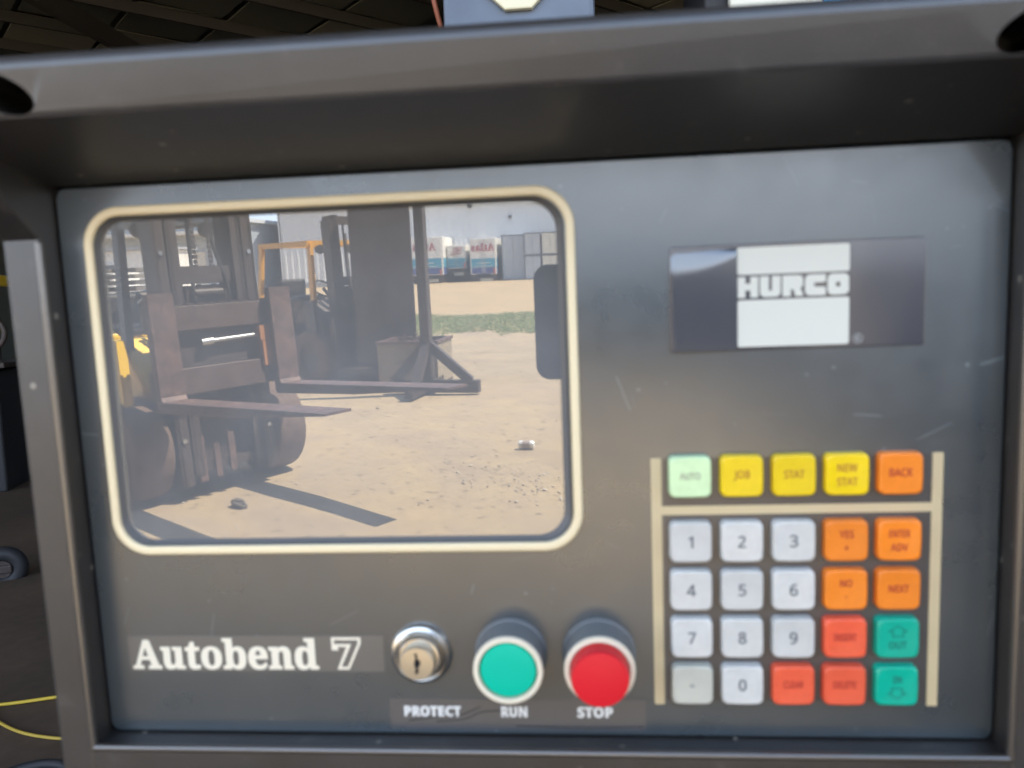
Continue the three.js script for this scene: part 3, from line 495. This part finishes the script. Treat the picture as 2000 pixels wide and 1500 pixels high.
{
  const t = thing('post_stand', 'tall steel post on a braced foot right of the forklifts', 'stand', [-1.745, 0, 8.55], 0.18), g = greaseMat;
  mesh('post', box(0, 1.3, 0, 0.11, 2.6, 0.11, 0.004), g, t);
  mesh('foot_beam', [box(0.08, 0.09, 0, 1.05, 0.14, 0.1, 0.004)], g, t); mesh('foot_beam', [box(-0.05, 0.085, 0, 0.1, 0.12, 1.0, 0.004)], g, t);
  mesh('brace', bar([0.03, 0.56, 0], [0.5, 0.15, 0], 0.1, 0.07), g, t); mesh('brace', bar([-0.03, 0.56, 0], [-0.42, 0.15, 0], 0.1, 0.07), g, t); mesh('brace', bar([0, 0.56, -0.03], [0, 0.15, -0.42], 0.1, 0.07), g, t);
}
{
  const t = thing('scrap_bin', 'tan steel scrap bin behind the braced post', 'bin', [-2.02, 0, 9.22], 0.12);
  const tan = M({ map: rep(whiteTone, 1.2), color: lin(0.42, 0.36, 0.27), roughness: 0.8 });
  mesh('side_panel', [box(0, 0.29, -0.3, 0.74, 0.52, 0.03)], tan, t); mesh('side_panel', [box(0, 0.29, 0.3, 0.74, 0.52, 0.03)], tan, t); mesh('side_panel', [box(-0.355, 0.29, 0, 0.03, 0.52, 0.57)], tan, t); mesh('side_panel', [box(0.355, 0.29, 0, 0.03, 0.52, 0.57)], tan, t);
  mesh('rim', [box(0, 0.56, -0.3, 0.78, 0.03, 0.05), box(0, 0.56, 0.3, 0.78, 0.03, 0.05), box(-0.36, 0.56, 0, 0.05, 0.03, 0.55), box(0.36, 0.56, 0, 0.05, 0.03, 0.55)], rustMat, t); mesh('floor_plate', box(0, 0.05, 0, 0.74, 0.03, 0.6), rustMat, t);
  const sc = []; for (let i = 0; i < 60; i++) { const a = [rr_(-0.3, 0.3), rr_(0.45, 0.58), rr_(-0.24, 0.24)]; sc.push(bar(a, [a[0] + rr_(-0.12, 0.12), a[1] + rr_(-0.02, 0.09), a[2] + rr_(-0.1, 0.1)], rr_(0.008, 0.02), 0.006)); } stuff(mesh('scrap', sc, rustMat, t));
}
{
  const t = thing('crushed_can', 'white drink can lying on the sand at the right of the reflection', 'can', [-0.45, 0.034, 5.76], 0.12);
  const g = lathe([[0, -0.061], [0.026, -0.061], [0.033, -0.053], [0.033, 0.05], [0.027, 0.061], [0, 0.06]], 24); g.rotateY(Math.PI / 2);
  mesh('body', g, M({ color: lin(0.78, 0.79, 0.78), roughness: 0.3, metalness: 0.2 }), t);
  const b = lathe([[0.0334, -0.03], [0.0334, 0.03]], 24); b.rotateY(Math.PI / 2); mesh('printed_band', b, M({ color: lin(0.35, 0.28, 0.24), roughness: 0.4 }), t);
}
{
  const g = new THREE.IcosahedronGeometry(0.06, 4), p = g.attributes.position;
  for (let i = 0; i < p.count; i++) { const x = p.getX(i), y = p.getY(i), z = p.getZ(i), k = 1 + 0.7 * fbm(x * 40, y * 40, z * 40, 4); p.setXYZ(i, x * k * 1.2, Math.max(-0.02, y * k * 0.5), z * k * 0.55); }
  g.computeVertexNormals(); const m = mesh('crumpled_rag', g, M({ color: lin(0.14, 0.12, 0.1), roughness: 0.9 })); m.position.set(-2.18, 0.022, 4.37); m.rotation.y = 0.6; tag(m, 'small crumpled grey rag lying between the two fork shadows', 'rag');
}
// loose stones and grit
{
  const g = new THREE.IcosahedronGeometry(1, 1), p = g.attributes.position; for (let i = 0; i < p.count; i++) { const k = 1 + 0.35 * fbm(p.getX(i) * 2, p.getY(i) * 2, p.getZ(i) * 2, 2); p.setXYZ(i, p.getX(i) * k, p.getY(i) * 0.6 * k, p.getZ(i) * k); } g.computeVertexNormals();
  const N = 1900, im = new THREE.InstancedMesh(g, M({ color: lin(1, 1, 1), roughness: 0.95 }), N), d = new THREE.Object3D();
  for (let i = 0; i < N; i++) {
    let x = rr_(-5, 2.5), z = 2.2 + 13 * Math.pow(rnd(), 1.5); if (i < 330) { const s = rnd(); x = -0.9 + 0.75 * s + rr_(-0.25, 0.3); z = 5.35 - 0.95 * s + rr_(-0.3, 0.3); }
    const s = 0.0025 + 0.007 * Math.pow(rnd(), 4) * (rnd() < 0.1 ? 2 : 1); d.position.set(x, 0.002, z); d.rotation.set(rnd(), rnd() * 6, rnd()); d.scale.set(s * rr_(0.7, 1.4), s, s); d.updateMatrix(); im.setMatrixAt(i, d.matrix);
    const c = rr_(0.36, 0.6); im.setColorAt(i, lin(c, c * 0.92, c * 0.8));
  }
  im.name = 'gravel'; im.castShadow = im.receiveShadow = true; im.userData.kind = 'stuff'; im.userData.label = 'loose grit and small stones on the sandy yard'; im.userData.category = 'gravel'; scene.add(im);
}
// the grass strip across the yard
{
  const g = new THREE.BufferGeometry(), v = [], N = 60000;
  for (let i = 0; i < 4; i++) { const a = i * 1.7, c = Math.cos(a), s = Math.sin(a), w = 0.012, l = 0.05 + 0.03 * (i % 2); v.push(-w * c, 0, -w * s, w * c, 0, w * s, l * s * 0.9 + 0.012 * c, 0.05 + 0.012 * i, -l * c * 0.9); }
  g.setAttribute('position', new THREE.Float32BufferAttribute(v, 3)); g.computeVertexNormals();
  const im = new THREE.InstancedMesh(g, P({ color: lin(1, 1, 1), roughness: 0.9, transmission: 0.35, thickness: 0, side: THREE.DoubleSide }), N), d = new THREE.Object3D(); let n = 0;
  for (let i = 0; i < N * 4 && n < N; i++) {
    const x = rr_(-16, 5), z = rr_(13.6, 24.5), e = fbm(x * 0.5, z * 0.5, 77, 4), edge = Math.min((z - 15.9) / 1.8, (22.6 - z) / 1.4) + e * 1.9; if (edge < rnd() * 1.5) continue;
    const s = rr_(0.6, 1.5); d.position.set(x, -0.02, z); d.rotation.set(rr_(-0.2, 0.2), rnd() * 6.3, 0); d.scale.set(s, s * rr_(0.5, 1.1), s); d.updateMatrix(); im.setMatrixAt(n, d.matrix);
    const q = 0.8 + 0.5 * rnd(); im.setColorAt(n, rnd() < 0.25 ? lin(0.46 * q, 0.40 * q, 0.22 * q) : lin(0.21 * q, 0.265 * q, 0.11 * q)); n++;
  }
  im.count = n; im.name = 'grass'; im.castShadow = im.receiveShadow = true; Object.assign(im.userData, { kind: 'stuff', label: 'rough green grass strip across the far side of the yard', category: 'grass' }); scene.add(im);
}
{ const t = thing('bollard', 'short dark post at the edge of the grass behind the bin', 'bollard', [-3.32, 0, 15.2]); mesh('post', rod([0, 0, 0], [0, 0.58, 0], 0.07, 0.07, 18), darkMat, t); mesh('cap', rod([0, 0.58, 0], [0, 0.61, 0], 0.078, 0.06, 18), darkMat, t); }
{
  const t = thing('timber_stack', 'grey stack of weathered boards left of the yellow forklift', 'timber', [-8.15, 0, 14], -0.1);
  const wm = [M({ color: lin(0.15, 0.135, 0.12), roughness: 0.9 }), M({ color: lin(0.2, 0.18, 0.15), roughness: 0.9 }), M({ color: lin(0.1, 0.095, 0.09), roughness: 0.9 })];
  for (let j = 0; j < 15; j++) for (let i = 0; i < 3; i++) { const m = mesh('board', box(0, 0, 0, 0.2, 0.07, 1.8), wm[(i + j * 2) % 3], t); m.position.set(-0.24 + i * 0.23 + rr_(-0.03, 0.03), 0.05 + j * 0.11, rr_(-0.12, 0.12)); }
}
// parked box trucks; z = 0 is the rear
const teal = M({ color: lin(0.05, 0.30, 0.42), roughness: 0.45 }), navy = M({ color: lin(0.05, 0.08, 0.24), roughness: 0.5 }), redScript = M({ color: lin(0.42, 0.05, 0.08), roughness: 0.5 });
function boxTruck(label, x, w, top, floor, script, col) {
  const t = thing('box_truck', label, 'truck', [x, 0, 62], 0, 'parked moving trucks');
  const L = 6, mid = floor + (top - floor) * 0.44, low = floor + (top - floor) * 0.2;
  mesh('box_body', box(0, (top + floor) / 2, L / 2, w, top - floor, L, 0.03), whiteMat, t);
  for (const s of [-1, 1]) { const d = mesh('rear_door', box(s * w * 0.235, (top + floor) / 2, -0.02, w * 0.45, top - floor - 0.12, 0.05, 0.01), whiteMat, t); mesh('lock_rod', rod([s * w * 0.07, floor + 0.15, -0.06], [s * w * 0.07, top - 0.15, -0.06], 0.02), steelMat, d); mesh('teal_band', box(s * w * 0.235, (mid + low) / 2, -0.05, w * 0.44, mid - low, 0.012), teal, d); mesh('navy_band', box(s * w * 0.235, (low + floor) / 2 + 0.03, -0.05, w * 0.44, low - floor - 0.1, 0.012), col, d); }
  for (const s of [-1, 1]) { mesh('side_band', box(s * (w / 2 + 0.008), (mid + low) / 2, L / 2, 0.016, mid - low, L - 0.1), teal, t); mesh('side_band', box(s * (w / 2 + 0.008), (low + floor) / 2, L / 2, 0.016, low - floor - 0.04, L - 0.1), col, t); }
  if (script) { const g = new TextGeometry(script, { font: font.serif, size: 0.56, depth: 0.02, curveSegments: 4 }); g.center(); g.scale(0.92, 1, 1); g.rotateY(Math.PI); g.translate(0, mid + (top - mid) * 0.55, -0.075); mesh('lettering', g, redScript, t); const u = box(0, 0, 0, w * 0.5, 0.05, 0.02); u.translate(0, (mid + low) / 2, -0.075); const u2 = box(0, 0, 0, w * 0.7, 0.04, 0.02); u2.translate(0, low + 0.1, -0.075); mesh('white_line', [u, u2], whiteMat, t); }
  else { const g = []; for (let i = 0; i < 3; i++) g.push(bar([-w * 0.3 + 0.1 * i, mid + 0.3 + 0.22 * i, -0.07], [w * 0.28, mid + 0.42 + 0.2 * i, -0.07], 0.07, 0.02)); mesh('red_swoosh', g, redScript, t); }
  mesh('bumper', box(0, floor - 0.2, -0.05, w, 0.16, 0.16, 0.02), darkMat, t); mesh('number_board', box(w * 0.1, floor - 0.42, -0.08, w * 0.5, 0.26, 0.04), M({ color: lin(0.4, 0.38, 0.3), roughness: 0.6 }), t); mesh('tail_lamp', [box(w * 0.42, floor + 0.25, -0.07, 0.14, 0.42, 0.04)], M({ color: lin(0.5, 0.12, 0.1), roughness: 0.4 }), t);
  mesh('chassis', box(0, 0.55, L / 2, w * 0.5, 0.2, L), darkMat, t); for (const s of [-1, 1]) for (const z of [1.2, 5]) wheel(t, 'wheel', 0, 0, 0, 0.46, 0.3, steelMat).position.set(s * w * 0.38, 0.46, z);
  t.children.filter((c) => c.name === 'wheel').forEach((c) => { c.rotation.y = Math.PI / 2; });
  mesh('cab', box(0, 1.35, L + 0.9, w * 0.92, 1.7, 1.6, 0.12), whiteMat, t);
  return t;
}
boxTruck('white box truck with teal bands and Atlas on its doors, left one', -12.05, 2.95, 3.62, 0.62, 'Atlas', navy);
boxTruck('smaller white box truck with red swooshes between the two others', -9.75, 1.52, 2.93, 1.05, '', teal).position.z = 63.5;
boxTruck('white box truck with teal bands and Atlas on its doors, right one', -7.45, 2.05, 3.36, 0.52, 'Atlas', navy).position.z = 62.2;
{
  const grey = M({ color: lin(0.42, 0.45, 0.48), roughness: 0.6 }), tanW = M({ color: lin(0.62, 0.6, 0.52), roughness: 0.6 }), edge = M({ color: lin(0.2, 0.21, 0.23), roughness: 0.6 });
  const cont = (label, x, y, z, w, h, m, grp) => { const t = thing('storage_container', label, 'container', [x, y, z], 0, grp); mesh('body', box(0, h / 2, 3, w, h, 6, 0.02), m, t); mesh('rear_door', box(-w * 0.24, h / 2, -0.03, w * 0.46, h - 0.16, 0.05, 0.01), m, t); mesh('rear_door', box(w * 0.24, h / 2, -0.03, w * 0.46, h - 0.16, 0.05, 0.01), m, t); mesh('frame', [box(-w / 2 + 0.03, h / 2, -0.04, 0.06, h, 0.08), box(w / 2 - 0.03, h / 2, -0.04, 0.06, h, 0.08), box(0, h - 0.03, -0.04, w - 0.13, 0.06, 0.08), box(0, 0.03, -0.04, w - 0.13, 0.06, 0.08)], edge, t); return t; };
  const G = 'containers stacked beside the trucks';
  cont('grey container on the ground beside the right truck', -5.15, 0, 63, 1.8, 3.52, grey, G);
  cont('grey lower container in the stack under the grey one', -3.55, 0, 62, 1.28, 1.85, grey, G); cont('grey upper container of the stack beside the pale one', -3.55, 1.87, 62, 1.28, 1.72, grey, G);
  cont('pale lower container at the right end of the stack', -2.18, 0, 62, 1.32, 1.85, tanW, G); cont('pale upper container at the right end of the stack', -2.18, 1.87, 62, 1.32, 1.72, tanW, G); cont('grey container beyond the stack, hidden behind the phone reflection', -0.6, 0, 62.4, 1.6, 2.6, grey, G);
}
{
  // corrugated shed: ribs stand out of the wall
  const t = thing('corrugated_shed', 'long pale corrugated metal shed behind the parked trucks', 'building', [0, 0, 70], THREE.MathUtils.degToRad(-15));
  const x0 = -25, x1 = 34, H = 6.3, p = 0.5, pos = [], uv = [], idx = []; let n = 0;
  for (let x = x0; x < x1; x += p) for (const [dx, dz] of [[0, 0], [0.14, 0], [0.25, -0.12], [0.36, -0.12], [0.47, 0]]) { pos.push(x + dx, 0, dz, x + dx, H, dz); uv.push(x + dx, 0, x + dx, H); n++; }
  for (let i = 0; i < n - 1; i++) { const a = i * 2; idx.push(a, a + 1, a + 2, a + 1, a + 3, a + 2); }
  let g = new THREE.BufferGeometry(); g.setAttribute('position', new THREE.Float32BufferAttribute(pos, 3)); g.setAttribute('uv', new THREE.Float32BufferAttribute(uv, 2)); g.setIndex(idx); g = g.toNonIndexed(); g.computeVertexNormals();
  const wall = M({ color: lin(0.64, 0.65, 0.66), roughness: 0.45, side: THREE.DoubleSide });
  mesh('corrugated_wall', g, wall, t); mesh('plinth', box(4.5, 0.2, -0.16, 59, 0.4, 0.06), M({ color: lin(0.3, 0.3, 0.3), roughness: 0.8 }), t);
  mesh('fascia', box(4.5, H + 0.16, -0.25, 60, 0.3, 0.3), whiteMat, t); mesh('roof', (() => { const r = ext(poly([[-0.3, 6.62], [10, 8], [10, 7.9], [-0.3, 6.5]]), 60); r.rotateY(-Math.PI / 2); r.translate(34.5, 0, 0); return r; })(), M({ color: lin(0.5, 0.52, 0.54), roughness: 0.5 }), t);
  mesh('end_wall', [box(-25, 3.2, 5, 0.2, 6.4, 10), box(34, 3.2, 5, 0.2, 6.4, 10)], wall, t); mesh('wall_lamp', rod([-6, 5.2, -0.1], [-6, 5.2, -0.4], 0.12), darkMat, t); mesh('eave_light', new THREE.SphereGeometry(0.22, 16, 10).translate(-9.4, 6.2, -0.45), darkMat, t);
}
{
  const t = thing('grey_warehouse', 'plain grey warehouse left of the corrugated shed', 'building', [-36.2, 0, 60]);
  const m = M({ color: lin(0.36, 0.40, 0.45), roughness: 0.6 }); mesh('wall', box(0, 2.7, 6, 20, 5.4, 12), m, t); mesh('roof', box(0, 5.55, 6, 20.8, 0.3, 12.9), M({ color: lin(0.6, 0.63, 0.66), roughness: 0.5 }), t); mesh('door', box(6.2, 1.6, -0.04, 2.3, 3.2, 0.12), M({ color: lin(0.6, 0.56, 0.48), roughness: 0.6 }), t); mesh('canopy', box(4, 4.6, -1, 11, 0.25, 2), whiteMat, t); mesh('downpipe', rod([9.4, 0, -0.1], [9.4, 5.4, -0.1], 0.1), whiteMat, t);
}
{
  const t = thing('site_office', 'low white site office at the far left of the reflection', 'building', [-26, 0, 41]); mesh('wall', box(0, 1.55, 2, 7.2, 2.7, 4, 0.03), whiteMat, t); mesh('roof', box(0, 2.98, 2, 7.5, 0.14, 4.4), M({ color: lin(0.35, 0.36, 0.38), roughness: 0.6 }), t); mesh('skirt', box(0, 0.1, 2, 7, 0.2, 3.9), darkMat, t);
  for (const x of [-2, 0.6]) { const w = mesh('window', box(x, 1.8, -0.02, 0.9, 0.7, 0.06), M({ color: lin(0.08, 0.1, 0.12), roughness: 0.1 }), t); mesh('frame', [box(x, 2.19, -0.03, 1.0, 0.07, 0.1), box(x, 1.41, -0.03, 1.0, 0.07, 0.1)], whiteMat, w); }
}
{
  const t = thing('pickup_truck', 'white pickup seen past the guard post of the yellow forklift', 'pickup', [-20.6, 0, 35], 0.15);
  mesh('bed', box(1.2, 0.78, 0, 2.6, 0.62, 1.8, 0.06), whiteMat, t); mesh('cab', (() => { const g = ext(poly([[-0.2, 0.45], [-0.15, 1.75], [-1.3, 1.78], [-2, 1.15], [-3, 1.05], [-3.1, 0.45]]), 1.6, 0.08); g.translate(0, 0, -0.8); return g; })(), whiteMat, t);
  mesh('side_window', box(-0.8, 1.42, -0.9, 0.8, 0.42, 0.02), darkMat, t); mesh('blue_sticker', box(1.5, 0.86, -0.91, 0.4, 0.24, 0.02), M({ color: lin(0.08, 0.2, 0.5), roughness: 0.5 }), t); for (const x of [-2.3, 1.5]) for (const z of [-0.78, 0.78]) wheel(t, 'wheel', x, 0.36, z, 0.36, 0.24, steelMat);
}

// ------------------------------------------------------------------ the phone that takes the picture and the person holding it
{
  const t = thing('phone', 'dark blue phone mirrored at the right edge of the screen', 'phone'); t.quaternion.copy(panelQ); t.position.set(0, 0, DIST + 0.0035).applyQuaternion(panelQ).add(panelO);
  const bm = P({ color: lin(0.035, 0.05, 0.085), roughness: 0.35, clearcoat: 0.4 });
  const g = new RoundedBoxGeometry(0.168, 0.086, 0.0085, 4, 0.004); const s = ext(rrect(-0.0345, -0.0715, 0.128, 0.0155, 0.011), 0.006, 0.0012, 3, 10); s.translate(0, 0, 0.001); mesh('body', s, bm, t);
  mesh('lens', [rod([0, 0, 0.0004], [0, 0, 0.0016], 0.006), rod([0, -0.018, 0.0004], [0, -0.018, 0.0016], 0.006)], glossBlack, t);
}
function sdfMesh(bones, c, half, res, k = 0.03) {
  const mc = new MarchingCubes(res, M({}), false, false, 400000); mc.isolation = 0; let i = 0; const f = mc.field;
  const B = bones.map(([a, b, ra, rb]) => ({ a, d: [b[0] - a[0], b[1] - a[1], b[2] - a[2]], ra, rb }));
  for (let z = 0; z < res; z++) for (let y = 0; y < res; y++) for (let x = 0; x < res; x++) {
    const h = res / 2, px = c[0] + half[0] * (x - h) / h, py = c[1] + half[1] * (y - h) / h, pz = c[2] + half[2] * (z - h) / h; let acc = 0;
    for (const q of B) { const ex = px - q.a[0], ey = py - q.a[1], ez = pz - q.a[2], dd = q.d[0] ** 2 + q.d[1] ** 2 + q.d[2] ** 2; const t = dd ? Math.max(0, Math.min(1, (ex * q.d[0] + ey * q.d[1] + ez * q.d[2]) / dd)) : 0; const r = q.ra + (q.rb - q.ra) * t; const D = Math.hypot(ex - t * q.d[0], ey - t * q.d[1], ez - t * q.d[2]) - r; acc += Math.exp(-D / k * 2.5); }
    f[x + y * res + z * res * res] = Math.log(acc) * k / 2.5;
  }
  mc.update(); const n = mc.count, g = new THREE.BufferGeometry();
  const pos = new Float32Array(mc.positionArray.slice(0, n * 3)), nor = new Float32Array(mc.normalArray.slice(0, n * 3));
  for (let q = 0; q < n; q++) { for (let a = 0; a < 3; a++) { pos[q * 3 + a] = c[a] + half[a] * pos[q * 3 + a]; } const l = Math.hypot(nor[q * 3] / half[0], nor[q * 3 + 1] / half[1], nor[q * 3 + 2] / half[2]) || 1; for (let a = 0; a < 3; a++) nor[q * 3 + a] = nor[q * 3 + a] / half[a] / l; }
  g.setAttribute('position', new THREE.BufferAttribute(pos, 3)); g.setAttribute('normal', new THREE.BufferAttribute(nor, 3)); return g;
}
{
  const t = thing('person', 'person in a navy shirt and dark trousers holding the phone', 'person', [0, 0, 0]);
  const X = 0.64, Z = 0.95;   // stands to the right of the picture, facing the console
  const sh = (s) => [X + s * 0.185, 1.39, Z], hip = (s) => [X + s * 0.1, 0.93, Z + 0.02], knee = (s) => [X + s * 0.11, 0.5, Z - 0.01], ank = (s) => [X + s * 0.12, 0.09, Z + 0.03];
  const elL = [X - 0.27, 1.22, Z - 0.26], wrL = [0.165, 1.36, 0.40], elR = [X + 0.27, 1.16, Z + 0.03], wrR = [X + 0.27, 0.93, Z - 0.12];
  const bones = [[[X, 1.36, Z], [X, 1.0, Z + 0.01], 0.145, 0.135], [sh(-1), sh(1), 0.07, 0.07], [[X - 0.09, 1.32, Z], [X + 0.09, 1.32, Z], 0.12, 0.12], [[X, 1.40, Z], [X, 1.54, Z - 0.02], 0.062, 0.055], [hip(-1), hip(1), 0.12, 0.12],
    [sh(-1), elL, 0.062, 0.046], [elL, wrL, 0.046, 0.03], [sh(1), elR, 0.062, 0.046], [elR, wrR, 0.046, 0.03]];
  for (const s of [-1, 1]) bones.push([hip(s), knee(s), 0.09, 0.062], [knee(s), ank(s), 0.06, 0.045], [ank(s), [X + s * 0.14, 0.045, Z - 0.15], 0.05, 0.042]);
  const body = sdfMesh(bones, [X - 0.1, 0.8, Z - 0.2], [0.62, 0.9, 0.6], 120, 0.035);
  const hx = X - 0.015, hy = 1.635, hz = Z - 0.05;
  const head = sdfMesh([[[hx, hy + 0.03, hz + 0.015], [hx, hy + 0.03, hz - 0.01], 0.088, 0.084], [[hx, hy - 0.06, hz - 0.04], [hx, hy - 0.03, hz], 0.052, 0.066], [[hx, hy + 0.01, hz - 0.1], [hx, hy - 0.022, hz - 0.116], 0.01, 0.014], [[hx - 0.032, hy + 0.028, hz - 0.082], [hx + 0.032, hy + 0.028, hz - 0.082], 0.013, 0.013], [[hx - 0.02, hy - 0.056, hz - 0.095], [hx + 0.02, hy - 0.056, hz - 0.095], 0.009, 0.009], [[hx - 0.09, hy + 0.01, hz + 0.012], [hx - 0.09, hy - 0.02, hz + 0.008], 0.016, 0.011], [[hx + 0.09, hy + 0.01, hz + 0.012], [hx + 0.09, hy - 0.02, hz + 0.008], 0.016, 0.011], [[hx, hy - 0.05, hz + 0.01], [X, 1.5, Z - 0.02], 0.055, 0.054]], [hx, hy - 0.03, hz], [0.15, 0.2, 0.17], 84, 0.014);
  // hand round the right edge of the phone: palm behind it, fingers bent over the edge towards the screen
  const W = V3(wrL), fb = [];
  fb.push([[W.x, W.y, W.z], [0.145, 1.375, 0.345], 0.027, 0.026], [[0.145, 1.40, 0.338], [0.148, 1.352, 0.338], 0.019, 0.019]);
  for (let i = 0; i < 4; i++) { const y = 1.425 - i * 0.021, l = [0.95, 1.06, 1, 0.8][i]; fb.push([[0.15, y, 0.334], [0.1475, y + 0.003, 0.306], 0.0098, 0.0092], [[0.1475, y + 0.003, 0.306], [0.138, y + 0.002, 0.288], 0.0092, 0.0086], [[0.138, y + 0.002, 0.288], [0.138 - 0.022 * l, y, 0.284], 0.0084, 0.0072]); }
  fb.push([[0.142, 1.362, 0.35], [0.118, 1.372, 0.328], 0.013, 0.011], [[0.118, 1.372, 0.328], [0.088, 1.386, 0.32], 0.0105, 0.0085]);
  const hand = sdfMesh(fb, [0.13, 1.385, 0.335], [0.085, 0.085, 0.085], 64, 0.006);
  const handR = sdfMesh([[wrR, [wrR[0], wrR[1] - 0.07, wrR[2] - 0.02], 0.028, 0.03], ...[0, 1, 2, 3].flatMap((i) => { const a = [wrR[0] - 0.004, wrR[1] - 0.09, wrR[2] - 0.045 + i * 0.02], b = [a[0] - 0.008, a[1] - 0.042, a[2] - 0.004], c = [b[0] - 0.016, b[1] - 0.03, b[2] - 0.002]; return [[a, b, 0.0095, 0.0088], [b, c, 0.0088, 0.0074]]; }), [[wrR[0] - 0.01, wrR[1] - 0.03, wrR[2] - 0.04], [wrR[0] - 0.022, wrR[1] - 0.085, wrR[2] - 0.062], 0.013, 0.0085]], [wrR[0], wrR[1] - 0.06, wrR[2] - 0.01], [0.1, 0.12, 0.1], 60, 0.008);
  const paint = (g, fn) => { const p = g.attributes.position, c = new Float32Array(p.count * 3); for (let i = 0; i < p.count; i++) c.set(fn(p.getX(i), p.getY(i), p.getZ(i)), i * 3); g.setAttribute('color', new THREE.BufferAttribute(c, 3)); return g; };
  const skin = [0.42, 0.25, 0.17];
  paint(head, (x, y, z) => (y < hy + 0.034 && y > hy + 0.016 && z < hz - 0.07 && Math.abs(Math.abs(x - hx) - 0.03) < 0.013 ? [0.06, 0.045, 0.04] : y < hy - 0.05 && y > hy - 0.062 && z < hz - 0.08 && Math.abs(x - hx) < 0.024 ? [0.3, 0.12, 0.1] : skin)); paint(hand, () => skin); paint(handR, () => skin);
  paint(body, (x, y, z) => {
    if (y < 0.12) return [0.02, 0.018, 0.016]; if (y < 0.95) return [0.025, 0.03, 0.045]; if (y > 1.45 && Math.hypot(x - X, z - Z) < 0.09) return skin;
    const nearW = Math.hypot(x - wrL[0], y - wrL[1], z - wrL[2]), nearR = Math.hypot(x - wrR[0], y - wrR[1], z - wrR[2]); if (nearW < 0.07 || nearR < 0.06) return skin; return [0.02, 0.035, 0.09];
  });
  const all = mergeGeometries([body, head, hand, handR]); mesh('body', all, M({ vertexColors: true, roughness: 0.8 }), t);
  const hair = sdfMesh([[[hx, hy + 0.055, hz + 0.03], [hx, hy + 0.05, hz - 0.012], 0.088, 0.082], [[hx, hy - 0.02, hz + 0.045], [hx, hy + 0.03, hz + 0.045], 0.07, 0.075]], [hx, hy + 0.03, hz + 0.01], [0.14, 0.16, 0.15], 48, 0.02); mesh('hair', hair, M({ color: lin(0.03, 0.022, 0.016), roughness: 0.7 }), t);
}
renderer.render(scene, camera);
